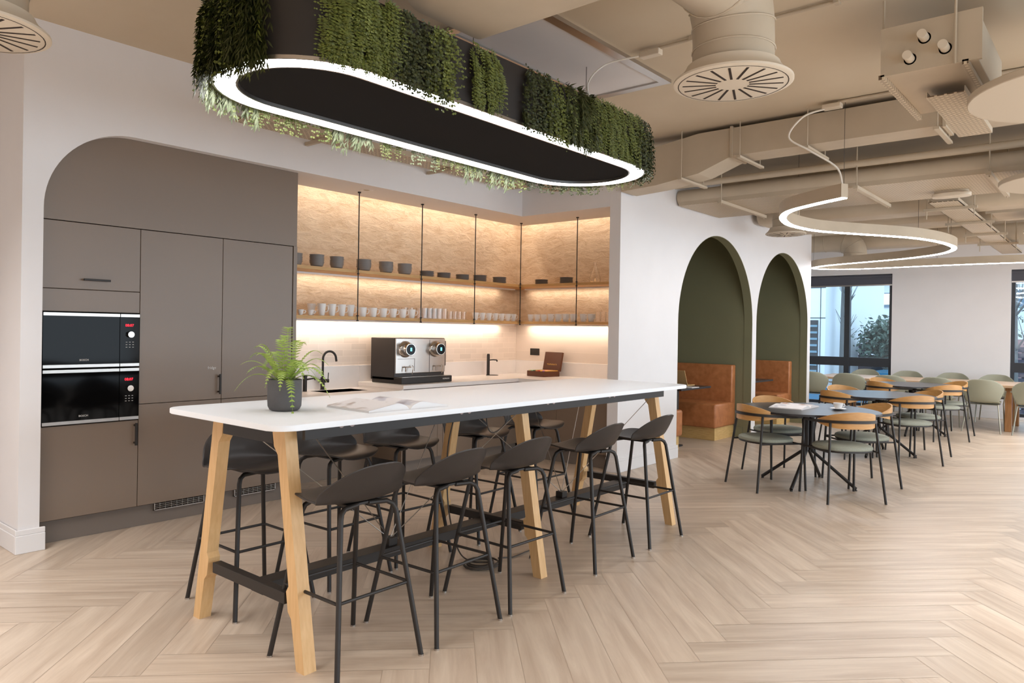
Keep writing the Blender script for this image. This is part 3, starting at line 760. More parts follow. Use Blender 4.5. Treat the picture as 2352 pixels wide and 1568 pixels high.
tag(g.obj('coiled_cable','cabled'),'coil of dark cable lying on the floor under the bar table','cable')

# ---------- bar stools
def make_stool():
    t = thing('bar_stool','x','stool')
    prof = [(.226,.706,.045),(.218,.712,.10),(.195,.722,.150),(.16,.725,.185),(.10,.722,.205),(.0,.712,.222),(-.09,.712,.230),(-.155,.732,.234),(-.195,.772,.230),(-.22,.815,.205),(-.236,.850,.168),(-.247,.876,.118),(-.252,.887,.075),(-.255,.892,.03)]
    rows = []; P = spline([(a,b,c) for a,b,c in prof],4)
    for p in P:
        y,z,wd = p; row = []
        back = max(0,min(1,(-y-.08)/.12)); seat = 1-back
        for i in range(-8,9):
            s = i/8; x = wd*math.sin(s*PI/2)*1.0
            q = (x/.23)**2
            row.append((x, y+.105*q*back+ .02*q*seat*0, z+.022*q*seat-.012*q*back))
        rows.append(row)
    G().grid(rows).obj('shell','shell',t,solid=.009,sub=1)
    for sx in (-1,1):
        for sy in (-1,1):
            yt = .13*sy-.01
            top = [(sx*.03,yt*.75,.697),(sx*.115,yt*.9,.695),(sx*.140,yt*1.0,.68),(sx*.150,yt*1.06,.655)]
            G().tube(top+[(sx*.228,.243*sy,.006)],.0115,10).obj('leg','black',t)
            lg = list(t.children)[-1]
            G().cyl((sx*.2285,.2435*sy,0.0),(sx*.2285,.2435*sy,.008),.0125,n=12).obj('foot_glide','steel',lg)
    k = (.655-.33)/.649
    fx = .150+(.228-.150)*k+.004; fy = .138+(.243-.138)*k+.002
    G().tube([(fx,fy-.01,.33),(fx,-fy+.01,.33),(fx-.012,-fy,.33),(-fx+.012,-fy,.33),(-fx,-fy+.01,.33),(-fx,fy-.01,.33),(-fx+.012,fy,.33),(fx-.012,fy,.33)],.0075,8,closed=True).obj('footrest','black',t)
    G().box(-.09,.09,-.11,.10,.694,.706,.003).obj('seat_mount','black',t,smooth=False)
    return t
st = make_stool()
near = [(2.02,2.645,.0),(2.555,2.64,.03),(3.10,2.64,-.02),(3.905,2.67,.02),(4.59,2.68,.0)]
far = [(2.11,3.585,PI),(2.66,3.60,PI+.04),(3.19,3.62,PI-.03),(3.88,3.60,PI+.03),(4.55,3.60,PI)]
nl = ['black bar stool on the near side, closest to the camera','second black bar stool from the camera on the near side','black bar stool at the middle of the near side, left of the central table leg','fourth black bar stool from the camera on the near side','black bar stool at the far right end of the near side']
fl = ['black bar stool behind the table at its left end, by the oven cabinet','second black bar stool from the left behind the table','third black bar stool from the left behind the table, under the open magazine','black bar stool behind the table left of its central leg','black bar stool behind the table at its right end']
for i,(x,y,r) in enumerate(near):
    if i == 0: st.location = (x,y,0); st.rotation_euler = (0,0,r); tag(st,nl[0],'stool','black bar stools along the near side of the bar table')
    else: dup(st,(x,y,0),r,nl[i],'black bar stools along the near side of the bar table')
for i,(x,y,r) in enumerate(far): dup(st,(x,y,0),r,fl[i],'black bar stools along the kitchen side of the bar table')

# ---------- open magazines
def magazine(loc, rz, w, d, lab, m1, m2, th=.014):
    t = thing('open_magazine',lab,'magazine',loc,rz)
    G().box(-w,w,-d/2,d/2,0,.0015).obj('cover','paper',t,smooth=False)
    for s,mm in ((-1,m1),(1,m2)):
        pr = []
        for i in range(17):
            u = i/16; z = .004+th*(min(1,u*3.2)**.6)*(1-.86*max(0,(u-.22)/.78)**.9); pr.append((s*(.004+u*w*.975),z))
        sec = [(pr[0][0],.0017)]+pr+[(pr[-1][0],.0017)]
        g = G(); g.grid([[(x,-d/2+.004,z) for x,z in sec],[(x,d/2-.004,z) for x,z in sec]],True)
        g.poly([(x,-d/2+.004,z) for x,z in sec]); g.poly([(x,d/2-.004,z) for x,z in sec]); pb = g.obj('page_block','paper',t)
        g = G(); g.grid([[(x,-d/2+.006,z+.0008) for x,z in pr[1:]],[(x,d/2-.006,z+.0008) for x,z in pr[1:]]]); g.obj('printed_page',mm,pb,keep=True)
    return t
magazine((2.46,2.90,1.0605),-.05,.25,.36,'open magazine lying on the white bar table','page1','page2',.036)

# ---------- potted fern
t = thing('potted_fern','green fern in a grey concrete pot on the white bar table','plant',(1.985,3.10,1.0605))
pot = G().lathe([(0,0),(.058,0),(.070,.006),(.078,.022),(.080,.06),(.080,.148),(.074,.150),(.072,.13),(0,.13)],36).obj('pot','pot',t)
G().lathe([(0,.136),(.04,.139),(.0725,.134)],24).obj('soil','soil',t)
def frond(g, base, d, length, rise, droop, wid, n=18, up=Vector((0,0,1))):
    """arching frond with paired pinnae; d = horizontal direction"""
    d = Vector(d).normalized(); side = d.cross(up).normalized(); pts = []
    for i in range(n+1):
        u = i/n; pts.append(Vector(base)+d*(length*(u*.95))+up*(rise*math.sin(u*PI*.62)-droop*u**3))
    g.tube([tuple(p) for p in pts],.0012,4,rs=[.0018*(1-.7*i/n) for i in range(n+1)])
    for i in range(2,n+1):
        u = i/n; p = pts[i]; tdir = (pts[i]-pts[i-1]).normalized()
        L = 1.35*wid*math.sin(PI*min(1,.12+u*.88))**.75 + .002
        nrm = side.cross(tdir).normalized()
        for s in (-1,1):
            dd = (side*s*.92+tdir*.38+up*(-.10)).normalized(); w2 = length/n*.52
            a = p+tdir*(-w2); b = p+tdir*w2; tip = p+dd*L; m1 = p+dd*L*.55-tdir*w2*.9; m2 = p+dd*L*.55+tdir*w2*.9
            vs = [g.b.verts.new(q) for q in (a,m1,tip,m2,b)]; g.b.faces.new(vs)
rf = random.Random(5)
spec = [(200,.19,.11,.02,.022),(165,.20,.09,.05,.022),(235,.15,.14,.0,.020),(95,.05,.26,.0,.028),(120,.12,.20,.0,.024),(0,.20,.13,.04,.020),(-25,.24,.10,.08,.020),(-50,.20,.14,.10,.022),(30,.17,.16,.02,.020),
        (60,.12,.19,.0,.022),(-80,.16,.08,.10,.020),(-10,.22,.06,.12,.018),(180,.14,.17,.0,.022),(145,.16,.12,.06,.02),(-110,.13,.09,.10,.018),(-40,.10,.20,.0,.022),(-60,.16,.04,.20,.018),(215,.12,.18,.0,.02),(190,.22,.06,.10,.02),(172,.17,.15,.03,.02),(-35,.16,.12,.06,.02),(15,.14,.09,.08,.018),(110,.08,.22,.0,.024),(140,.10,.15,.02,.022),(-5,.18,.11,.06,.02)]
yawd = -50
for (a,L,r,dr,wd) in spec:
    a = math.radians(a+yawd); g = G(); g.smooth = False
    frond(g,(.02*math.cos(a),.02*math.sin(a),.137),(math.cos(a),math.sin(a),0),L,r,dr,wd)
    g.obj('frond','fern',t,smooth=False,keep=True)

# ================================================================ GREEN PENDANT
PX0,PX1,PY0,PY1,PZ = 1.62,4.80,2.575,3.505,2.60
def stadium(off, n=20):
    r = (PY1-PY0)/2; cy = (PY0+PY1)/2; xa, xb = PX0+r, PX1-r; R = r+off; out = []
    m = 14
    for i in range(m): out.append((xa+(xb-xa)*i/m, cy-R))
    for i in range(n): a = -PI/2+PI*i/n; out.append((xb+R*math.cos(a), cy+R*math.sin(a)))
    for i in range(m): out.append((xb-(xb-xa)*i/m, cy+R))
    for i in range(n): a = PI/2+PI*i/n; out.append((xa+R*math.cos(a), cy+R*math.sin(a)))
    return out
pend = thing('planted_pendant_lamp','large black oval pendant lamp hung with green plants over the bar table','lamp',(0,0,0))
g = G(); path = [(x,y,PZ) for x,y in stadium(0)]
g.sweep(path,[(-.004,.012),(0,.012),(0,.315),(-.012,.315),(-.012,.02),(-.004,.02)])
g.obj('drum','black',pend)
g = G(); g.prism(stadium(-.118),PZ+.014,PZ+.05); g.obj('underside','blackm',pend,smooth=False)
g = G(); g.prism(stadium(-.013),PZ+.285,PZ+.30); g.obj('lid','black',pend,smooth=False)
g = G(); g.sweep([(x,y,PZ) for x,y in stadium(-.012)],[(-.094,.010),(0,.010),(0,.018),(-.094,.018)]); g.obj('led_ring','led',pend,smooth=False)
g = G(); g.sweep([(x,y,PZ) for x,y in stadium(0)],[(-.010,-.004),(0,-.004),(0,.013),(-.010,.013)]); g.sweep([(x,y,PZ) for x,y in stadium(-.106)],[(-.010,-.004),(0,-.004),(0,.016),(-.010,.016)]); g.obj('aluminium_rim','steel',pend)
for x in (2.1,3.2,4.4):
    g = G(); g.cyl((x,3.04,PZ+.30),(x,3.04,CEIL-.001),.0025,n=6); g.obj('suspension_wire','cabled',pend)
g = G(); g.tube(spline([(3.55,2.85,PZ+.3),(3.50,2.80,3.0),(3.38,2.78,2.98),(3.30,2.86,2.92)],8),.004,6); g.obj('feed_cable','cable',pend)
PERP = stadium(0,20)
# perimeter parameter -> point, outward normal
_L = [0]; _q = [Vector((x,y,0)) for x,y in PERP]
for i in range(len(_q)): _L.append(_L[-1]+(_q[(i+1)%len(_q)]-_q[i]).length)
def per(s):
    s = s % _L[-1]
    for i in range(len(_q)):
        if s <= _L[i+1]:
            t_ = (s-_L[i])/(_L[i+1]-_L[i]); a, b = _q[i], _q[(i+1)%len(_q)]
            d = (b-a).normalized(); return a+(b-a)*t_, Vector((d.y,-d.x,0)), d
rp = random.Random(11)
def foliage(s0, s1, kind, m, dens, drop, name):
    g = G(); g.smooth = False; L = s1-s0; N = max(3,int(L*dens))
    for _ in range(N):
        p, nn, d = per(rp.uniform(s0,s1)); z = PZ+rp.uniform(.02,.325); q = Vector((p.x,p.y,z))+nn*.004
        ln = rp.uniform(.10,.17); 
        if z-ln < PZ-drop: ln = max(.05, z-PZ+drop*rp.random())
        sw = d*rp.uniform(-.35,.35); out = nn*rp.uniform(.25,.75)
        pts = []; n = 7 if kind != 'fern' else 10
        for i in range(n+1):
            u = i/n; pts.append(q+out*(ln*.55*math.sin(u*PI*.55))+sw*ln*u+Vector((0,0,1))*(ln*.18*math.sin(u*PI)-ln*u**1.3))
        for i in range(1,n+1):
            tdir = (pts[i]-pts[i-1]).normalized(); sd = tdir.cross(nn).normalized()
            for s in (-1,1):
                if kind == 'fern':
                    Lf = .022*math.sin(PI*(.2+.8*i/n))+.004; w2 = .0045; dd = (sd*s+tdir*.35+nn*rp.uniform(-.2,.3)).normalized()
                elif kind == 'small':
                    Lf = rp.uniform(.012,.019); w2 = .0065; dd = (sd*s*rp.uniform(.5,1)+nn*rp.uniform(-.1,.7)+tdir*rp.uniform(-.1,.5)).normalized()
                else:
                    Lf = rp.uniform(.035,.06); w2 = .0055; dd = (sd*s*rp.uniform(.15,.6)+nn*rp.uniform(.0,.4)+tdir*1.0).normalized()
                p0 = pts[i]; k = dd.cross(nn+sd*.3).normalized()
                vs = [g.b.verts.new(v) for v in (p0, p0+dd*Lf*.45+k*w2, p0+dd*Lf, p0+dd*Lf*.45-k*w2)]
                g.b.faces.new(vs)
        if kind == 'blade' : pass
    return g.obj(name,m,pend,smooth=False,keep=True)
rr_ = (PY1-PY0)/2; SX = PX1-PX0-2*rr_; near0 = PX0+rr_      # near side: s = X - near0
def sx(X): return X-near0
half = PI*rr_; TOT = 2*SX+2*half
# left arc runs from TOT-half (far-left) to TOT (near-left); s negative = before the near side starts
foliage(TOT-.26,TOT+sx(2.16),'fern','leafm',420,.02,'hanging_fern')
foliage(TOT-.20,TOT+sx(2.20),'fern','leafm',420,.04,'hanging_fern')
foliage(sx(2.14),sx(2.50),'small','leafd',430,.05,'trailing_foliage')
foliage(sx(2.36),sx(2.56),'small','leafm',300,.07,'trailing_foliage')
foliage(TOT-.1,TOT+.08,'fern','leafl',80,.06,'hanging_fern')
foliage(sx(2.40),sx(2.50),'small','leafl',160,.09,'trailing_foliage')
foliage(sx(3.52),sx(3.64),'fern','leafl',110,.09,'hanging_fern')
foliage(sx(2.69),sx(2.91),'fern','leafm',400,.02,'hanging_fern')
foliage(sx(3.10),sx(3.36),'small','leafd',420,.03,'trailing_foliage')
foliage(sx(3.30),sx(3.52),'small','leafm',420,.05,'trailing_foliage')
foliage(sx(3.48),sx(3.78),'blade','leafd',260,.0,'grass_foliage')
foliage(sx(3.66),sx(4.0),'fern','leafm',420,.04,'hanging_fern')
foliage(sx(3.95),sx(4.36),'fern','leafm',430,.05,'hanging_fern')
foliage(sx(4.30),sx(4.36)+.55,'small','leafd',460,.04,'trailing_foliage')
foliage(sx(4.34)+.4,sx(4.34)+1.1,'fern','leafm',420,.05,'hanging_fern')
foliage(sx(4.34)+.9,sx(4.34)+half,'small','leafd',420,.06,'trailing_foliage')
fs = SX+half    # far side runs from here to fs+SX (right to left)
foliage(fs,fs+.45,'small','leafl',300,.09,'trailing_foliage'); foliage(fs+.1,fs+.7,'blade','leafs',110,.10,'grass_foliage')
foliage(fs+.5,fs+.95,'fern','leafl',260,.08,'hanging_fern'); foliage(fs+.9,fs+1.15,'small','leafs',260,.09,'trailing_foliage')
foliage(fs+1.2,fs+1.45,'fern','leafl',260,.10,'hanging_fern'); foliage(fs+1.5,fs+1.8,'blade','leafs',130,.08,'grass_foliage')
foliage(fs+1.75,fs+SX+.1,'small','leafl',280,.09,'trailing_foliage'); foliage(fs+1.95,fs+SX,'fern','leafl',160,.07,'hanging_fern')
la = fs+SX
foliage(la,la+.5,'blade','leafs',150,.08,'grass_foliage'); foliage(la+.15,la+.65,'small','leafl',300,.08,'trailing_foliage')
foliage(la+.45,la+.95,'blade','leafd',420,.07,'grass_foliage'); foliage(la+.5,la+.85,'small','leafm',420,.07,'trailing_foliage')
foliage(la+.70,la+.97,'blade','leafd',560,.03,'grass_foliage')
foliage(la+.6,la+.96,'blade','leafm',200,.07,'grass_foliage')

# ================================================================ S RING LAMP
SP = [(6.4,1.81),(6.58,2.11),(6.81,2.40),(7.15,2.59),(7.54,2.69),(7.87,2.70),(8.3,2.61),(8.72,2.37),(9.18,2.07),(9.55,1.88),(10.07,1.74),(10.69,1.70),(11.16,1.81),(11.55,2.05),(11.92,2.51),(12.15,3.0),(12.40,3.6),(12.66,3.98),(12.92,4.14),(13.16,4.06),(13.36,3.75),(13.42,3.35),(13.34,2.35),(13.40,1.2),(13.9,.2),(14.3,-.6)]
path = [tuple(p) for p in spline([(x,y,2.60) for x,y in SP],8)]
t = thing('ribbon_pendant_lamp','long winding ribbon-shaped pendant lamp over the dining tables','lamp')
g = G(); g.sweep(path,[(-.035,.005),(.035,.005),(.035,.12),(-.035,.12)],False); g.obj('profile','duct',t)
g = G(); g.sweep(path,[(-.029,-.002),(.029,-.002),(.029,.006),(-.029,.006)],False); g.obj('led_strip','leds',t,smooth=False)
for x,y in ((6.41,1.82),(7.9,2.70),(9.55,1.88),(11.16,1.81),(12.92,4.14),(13.34,2.35)):
    G().cyl((x,y,2.715),(x,y,CEIL-.001),.002,n=6).obj('suspension_wire','cabled',t)
G().tube(spline([(6.40,1.83,2.72),(6.37,1.87,2.86),(6.25,2.05,3.0),(6.18,2.20,3.12),(6.22,2.10,3.28),(6.30,1.95,3.34)],8),.008,8).obj('feed_cable','cable',t)

# ================================================================ DINING SETS
def superell(a,b,p,n=56,rot=0):
    out = []
    for i in range(n):
        t_ = 2*PI*i/n; c_,s_ = math.cos(t_),math.sin(t_)
        r = (abs(c_)**p+abs(s_)**p)**(-1/p); x,y = a*r*c_, b*r*s_
        out.append((x*math.cos(rot)-y*math.sin(rot), x*math.sin(rot)+y*math.cos(rot)))
    return out
def make_dining_table():
    t = thing('dining_table','x','table')
    G().prism(superell(.66,.66,1.62),.722,.742,.004).obj('tabletop','tabb',t)
    G().lathe([(.20,.716),(.20,.721),(0,.721)],24).obj('mounting_plate','black',t)
    g = G()
    for a in (0,PI/2,PI,3*PI/2): 
        g.tube([(.035*math.cos(a),.035*math.sin(a),.716),(.030*math.cos(a),.030*math.sin(a),.34)],.02,8)
    g.obj('column','black',t)
    for a in (.05,PI/2,PI,3*PI/2):
        c_,s_ = math.cos(a),math.sin(a)
        G().tube([(.030*c_,.030*s_,.40),(.045*c_,.045*s_,.33),(.45*c_,.45*s_,.018)],.016,10).cyl((.445*c_,.445*s_,0),(.445*c_,.445*s_,.012),.014,n=12).obj('leg','black',t)
    return t
TB = [(7.35,2.38),(9.86,2.37),(12.30,2.46)]
dt = make_dining_table()
labs = ['black rounded dining table nearest the camera, with the magazine and cup','middle one of the three black rounded dining tables','farthest one of the three black rounded dining tables, by the long oak table']
for i,(x,y) in enumerate(TB):
    if i == 0: dt.location = (x,y,0); tag(dt,labs[0],'table','black rounded dining tables')
    else: dup(dt,(x,y,0),0,labs[i],'black rounded dining tables')
def make_dining_chair():
    t = thing('dining_chair','x','chair')
    pl = superell(.235,.225,2.6,40)
    G().prism(pl,.435,.452,.004).obj('seat_base','black',t)
    g = G(); rows = []
    for k,(f,z) in enumerate(((1,.452),(1.02,.462),(1.0,.478),(.93,.488),(.6,.492),(.05,.492))): rows.append([(x*f,y*f,z) for x,y in pl])
    g.grid(rows,True); g.poly(rows[-1]); g.obj('seat_pad','seatg',t)
    rail = [(.245,.235,.690),(.262,.10,.694),(.262,-.03,.700),(.225,-.16,.706),(.13,-.245,.710),(0,-.275,.712)]
    rail = rail+[(-x,y,z) for x,y,z in rail[:-1][::-1]]
    g = G(); pth = spline(rail,5)
    g.sweep([tuple(p) for p in pth],[(-.006,-.012),(.006,-.012),(.006,.012),(-.006,.012)],False); g.obj('arm_rail','black',t)
    rows = []
    arcp = [p for p in pth if p.y < -.02]; n = len(arcp)
    tops = []; 
    for s_,off in ((1,-.008),(1,-.020)):
        pass
    fr = []; bk = []
    for i,p in enumerate(arcp):
        u = abs(2*i/(n-1)-1); hh = .062*(1-u**2.2)+.012
        a = arcp[max(0,i-1)]; b = arcp[min(n-1,i+1)]; tt = (b-a).normalized(); nn = Vector((tt.y,-tt.x,0))
        if nn.dot(Vector((0,-.02,0))-Vector((p.x,p.y,0))) < 0: nn = -nn
        q = p+nn*.008; q2 = p+nn*.020; c_ = .012*(1-u)
        bk.append([q+Vector((0,0,-hh+c_)),q+Vector((0,0,hh+c_))]); fr.append([q2+Vector((0,0,-hh+c_)),q2+Vector((0,0,hh+c_))])
    g = G()
    g.grid([[b_[0],b_[1],f_[1],f_[0]] for b_,f_ in zip(bk,fr)],True); g.poly([bk[0][0],bk[0][1],fr[0][1],fr[0][0]]); g.poly([bk[-1][0],bk[-1][1],fr[-1][1],fr[-1][0]])
    g.obj('backrest','chairw',t)
    for sx in (-1,1):
        G().tube([(sx*.262,.262,.0),(sx*.245,.232,.69)],.011,10).obj('leg','black',t)
        G().tube([(sx*.262,-.262,.0),(sx*.205,-.175,.70)],.011,10).obj('leg','black',t)
        G().tube([(sx*.222,-.20,.44),(sx*.250,.24,.44)],.008,8).obj('side_rail','black',t)
    G().tube([(-.25,.235,.43),(.25,.235,.43)],.008,8).obj('front_rail','black',t)
    return t
dc = make_dining_chair()
pos = ['left near side','right near side','left far side','right far side']
offs = [(-.40,.27),(-.40,-.43),(.36,.42),(.42,-.38)]
tn = ['the nearest black table','the middle black table','the farthest black table']
usedc = False
for i,(x,y) in enumerate(TB):
    for j,(dx,dy) in enumerate(offs):
        rz = math.atan2(-dy,-dx)-PI/2+(.12,-.05,.1,-.08)[j]
        if i == 0 and j == 0: rz = math.radians(-34)-PI/2+PI/2-PI/2
        lab = 'oak and black metal dining chair, %s of %s'%(pos[j],tn[i]); grp = 'dining chairs around '+tn[i]
        if not usedc: usedc = True; dc.location = (x+dx,y+dy,0); dc.rotation_euler = (0,0,rz); tag(dc,lab,'chair',grp)
        else: dup(dc,(x+dx,y+dy,0),rz,lab,grp)
magazine((7.36,2.52,.7425),-.02,.25,.32,'open magazine lying on the nearest black dining table','page2','page1',.03)
t = thing('coffee_cup','white cup on a saucer on the nearest black dining table','cup',(7.44,2.13,.7425))
G().lathe([(0,.002),(.03,0),(.05,.006),(.074,.014),(.073,.0155),(.03,.006),(0,.006)],28).obj('saucer','china',t)
c_ = G().lathe([(0,.008),(.024,.008),(.028,.012),(.040,.035),(.045,.066),(.042,.066),(.037,.035),(.024,.014),(0,.013)],28).obj('cup','china',t)
G().tube([(.03,-.03,.055),(.045,-.045,.056),(.050,-.050,.04),(.036,-.036,.028)],.004,8).obj('handle','china',c_)

# long oak table and shell chairs by the windows
t = thing('long_oak_table','long oak communal table in front of the windows','table',(0,0,0))
G().box(13.60,14.85,-1.2,4.35,.685,.725,.004).obj('tabletop','tabw',t,smooth=False)
for y in (3.95,1.40,-.9):
    for x in (13.68,14.68): G().box(x,x+.09,y-.045,y+.045,0,.684,.003).obj('leg','legw2',t,smooth=False)
    G().box(13.77,14.68,y-.03,y+.03,.60,.684).obj('cross_rail','legw2',t,smooth=False)
def make_shell_chair():
    t = thing('shell_armchair','x','chair')
    rows = []
    for (y,z,wd,cv_) in ((.22,.455,.20,.0),(.15,.45,.22,.0),(.0,.44,.225,.0),(-.12,.445,.22,.01),(-.18,.48,.215,.03),(-.205,.54,.235,.06),(-.225,.62,.275,.10),(-.24,.70,.285,.13),(-.25,.77,.24,.10),(-.258,.82,.14,.04)):
        rows.append([(wd*s/6, y+cv_*(s/6)**2, z+(.015*(s/6)**2 if y > -.15 else -.01*(s/6)**2)) for s in range(-6,7)])
    G().grid(rows).obj('shell','shellg',t,solid=.012,sub=1)
    for sx in (-1,1):
        G().tube([(sx*.25,.25,0),(sx*.235,.20,.42),(sx*.275,.10,.63),(sx*.285,-.12,.645)],.010,8).obj('leg','metg',t)
        G().tube([(sx*.255,-.27,0),(sx*.20,-.12,.43)],.010,8).obj('leg','metg',t)
    G().box(-.2,.2,-.13,.2,.42,.432).obj('seat_frame','metg',t,smooth=False)
    return t
sc_ = make_shell_chair()
nr = [4.27,3.66,3.04,2.32,1.70,1.06]; fr_ = [3.86,3.13,2.40,1.74]
for i,y in enumerate(nr):
    lab = 'sage green shell armchair, %s from the left on the near side of the oak table'%ORD[i]; loc = (13.50,y,0)
    if i == 0: sc_.location = loc; sc_.rotation_euler = (0,0,-PI/2); tag(sc_,lab,'chair','shell armchairs on the near side of the oak table')
    else: dup(sc_,loc,-PI/2+.06*((i%3)-1),lab,'shell armchairs on the near side of the oak table')
for i,y in enumerate(fr_): dup(sc_,(15.05,y,0),PI/2,'sage green shell armchair, %s from the left on the window side of the oak table'%ORD[i],'shell armchairs on the window side of the oak table')

# ================================================================ BOOTHS
def bench(x0,x1,y0,y1,side,lab):
    """side=+1: backrest at the x1 end"""
    t = thing('booth_bench',lab,'bench')
    a,b = (x0,x1)
    G().box(a+(.05 if side>0 else 0),b-(0 if side>0 else .05),y0+.03,y1,0.001,.17).obj('plinth','boothw',t,smooth=False)
    G().box(a,b,y0,y1,.171,.50,.03,4).obj('seat','leather',t)
    if side > 0: G().box(b-.13,b,y0+.005,y1,.45,1.02,.02,4).obj('backrest','leather',t)
    else: G().box(a,a+.13,y0+.005,y1,.45,1.02,.02,4).obj('backrest','leather',t)
    return t
bench(9.34,10.005,4.25,5.89,1,'tan leather booth bench on the right side of the larger green arch')
bench(7.805,8.40,4.25,5.89,-1,'tan leather booth bench at the left of the larger green arch, behind the pier')
bench(11.67,12.315,4.26,5.89,1,'tan leather booth bench on the right side of the smaller green arch')
def booth_table(x0,x1,y0,y1,lab):
    t = thing('booth_table',lab,'table')
    G().box(x0,x1,y0,y1,.725,.75,.004).obj('tabletop','tabb',t,smooth=False)
    g = G(); g.box(x0+.10,x0+.17,y0+.12,y0+.19,.02,.724); g.obj('leg','black',t,smooth=False)
    G().box(x0+.10,x0+.17,y1-.2,y1-.13,.02,.724).obj('leg','black',t,smooth=False)
    G().box(x0+.06,x0+.22,y0+.08,y1-.1,0.001,.02).obj('foot','black',t,smooth=False)
booth_table(8.44,9.30,4.30,5.4,'black table between the leather benches in the larger green arch')
booth_table(10.75,11.52,4.28,5.4,'black table in the smaller green arch')
t = thing('laptop','gold laptop open on the black table in the larger green arch','laptop',(9.02,4.66,.7505),.0)
G().box(0,.215,-.155,.155,0,.012,.003).obj('base','laptop',t,smooth=False)
g = G(); g.box(-.004,.004,-.155,.155,0,.215,.003); g.xf(Matrix.Translation((0,0,.012))@Matrix.Rotation(-.42,4,'Y')); lo2 = g.obj('lid','laptop',t,smooth=False)
g = G(); g.lathe([(0,0),(.016,0),(.016,.002),(0,.002)],20,(-.009,0,0)); g.lathe([(0,0),(.016,0),(.016,.002),(0,.002)],20,(.009,0,0)); g.box(-.003,.003,.0,.0,0,.001)
g.xf(Matrix.Translation((0,0,.012))@Matrix.Rotation(-.42,4,'Y')@Matrix.Translation((-.0045,0,.115))@Matrix.Rotation(-PI/2,4,'Y')@Matrix.Rotation(PI/2,4,'Z')); g.obj('emblem','black',lo2)
tag(G().box(-.10,.10,-.14,.14,0,.008,.001).obj('booth_magazine','page1',smooth=False,loc=(8.80,4.42,.7505)),'small magazine lying beside the gold laptop on the booth table','magazine')

# ================================================================ CEILING SERVICES
def diffuser(loc, lab, R=.29, neck=.2, pts=None, slots=18):
    t = thing('swirl_diffuser',lab,'air diffuser',loc)
    s = R/.29
    G().lathe([(0,0),(R*.96,0),(R,.006),(R,.016),(R*.94,.03),(R*.86,.05),(R*.80,.075),(R*.78,.09),(neck,.10)],44).obj('face_plate','diff',t)
    g = G()
    for k in range(slots):
        a = 2*PI*k/slots; mx = Matrix.Rotation(a,4,'Z')
        g.box(R*.28,R*.84,-.006*s,.006*s,-.0015,.001,0,2,mx)
    g.obj('slots','ductd',t,smooth=False)
    g = G(); g.lathe([(R*.905,-.0012),(R*.92,-.0012)],44); g.obj('rim_line','ductd',t)
    if pts:
        P = spline(pts,7); g = G(); g.tube([tuple(p) for p in P],neck,28); g.obj('duct','duct',t)
        for k in range(4,len(P)-1,6):
            g = G()
            d = (P[k+1]-P[k-1]).normalized(); u = d.cross(Vector((.3,1,.2))).normalized(); v = d.cross(u)
            g.tube([tuple(P[k]+u*(neck+.002)*math.cos(a)+v*(neck+.002)*math.sin(a)) for a in [2*PI*i/28 for i in range(28)]],.005,5,closed=True)
            g.obj('duct_seam','duct',t)
    return t
diffuser((3.61,1.58,2.75),'large swirl air diffuser on a spiral duct, right of the planted lamp',.30,.205,[(0,0,.09),(0,0,.24),(-.03,.0,.37),(-.16,0,.48),(-.62,0,.47)])
diffuser((.93,3.92,2.75),'swirl air diffuser cut off by the top left corner',.29,.20,[(0,0,.09),(0,0,.28),(-.02,-.1,.4),(-.05,-.4,.47),(-.05,-.9,.48)])
diffuser((9.50,3.40,2.75),'small swirl air diffuser in front of the green arches',.25,.165,[(0,0,.09),(0,0,.3),(0,0,.64)],14)
diffuser((13.97,3.76,2.75),'most distant swirl air diffuser, near the left window',.25,.19,[(0,0,.09),(0,0,.25),(-.0,.1,.36),(-.0,.4,.42),(0,1.2,.43)],14)
diffuser((6.22,4.62,2.97),'swirl air diffuser half hidden behind the right end of the planted lamp',.2,.14,[(0,0,.09),(0,0,.3),(0,0,.42)],14)
# big duct above the table
def supply_duct(x0,x1,y0,y1,z0,z1,lab,r=.10):
    g = G(); pts = rrect(x0,x1,z0,z1,r)
    a = [g.b.verts.new((x,y0,z)) for x,z in pts]; b = [g.b.verts.new((x,y1,z)) for x,z in pts]
    n = len(pts)
    for k in range(n): g.b.faces.new((a[k],a[(k+1)%n],b[(k+1)%n],b[k]))
    g.b.faces.new(a); g.b.faces.new(b)
    return tag(g.obj('air_duct','duct'),lab,'duct')
supply_duct(2.30,2.93,-2.5,2.66,3.0,3.38,'wide rounded air duct crossing the ceiling above the planted lamp',.12)
# rectangular duct
t = thing('rectangular_duct','long rectangular air duct under the ceiling between the lamps','duct')
G().box(6.45,6.76,-2.5,2.82,3.10,3.36,.003).obj('duct_run','duct',t,smooth=False)
g = G(); ds = [(2.82,3.10,3.36),(3.15,2.98,3.36),(3.6,2.92,3.30),(4.0,2.90,3.24)]
g.grid([[(6.45,y,a),(6.76,y,a),(6.76,y,b),(6.45,y,b)] for y,a,b in ds],True); g.obj('offset_section','duct',t,smooth=False)
for y in (2.82,1.1,-.6): G().box(6.435,6.775,y-.012,y+.012,3.085,3.372).obj('flange','duct',t,smooth=False)
for i,(y,zb_) in enumerate(((3.30,2.95),(2.72,3.08),(2.12,3.08),(1.14,3.08))):
    g = G(); g.cyl((6.40,y,zb_-.02),(6.40,y,CEIL),.005,n=6).cyl((6.88,y,zb_-.02),(6.88,y,CEIL),.005,n=6); g.box(6.37,6.94,y-.018,y+.018,zb_-.022,zb_-.002)
    tag(g.obj('duct_hanger','duct',smooth=False),'%s strut hanger from the left carrying the rectangular duct'%ORD[i],'hanger','hangers of the rectangular duct')
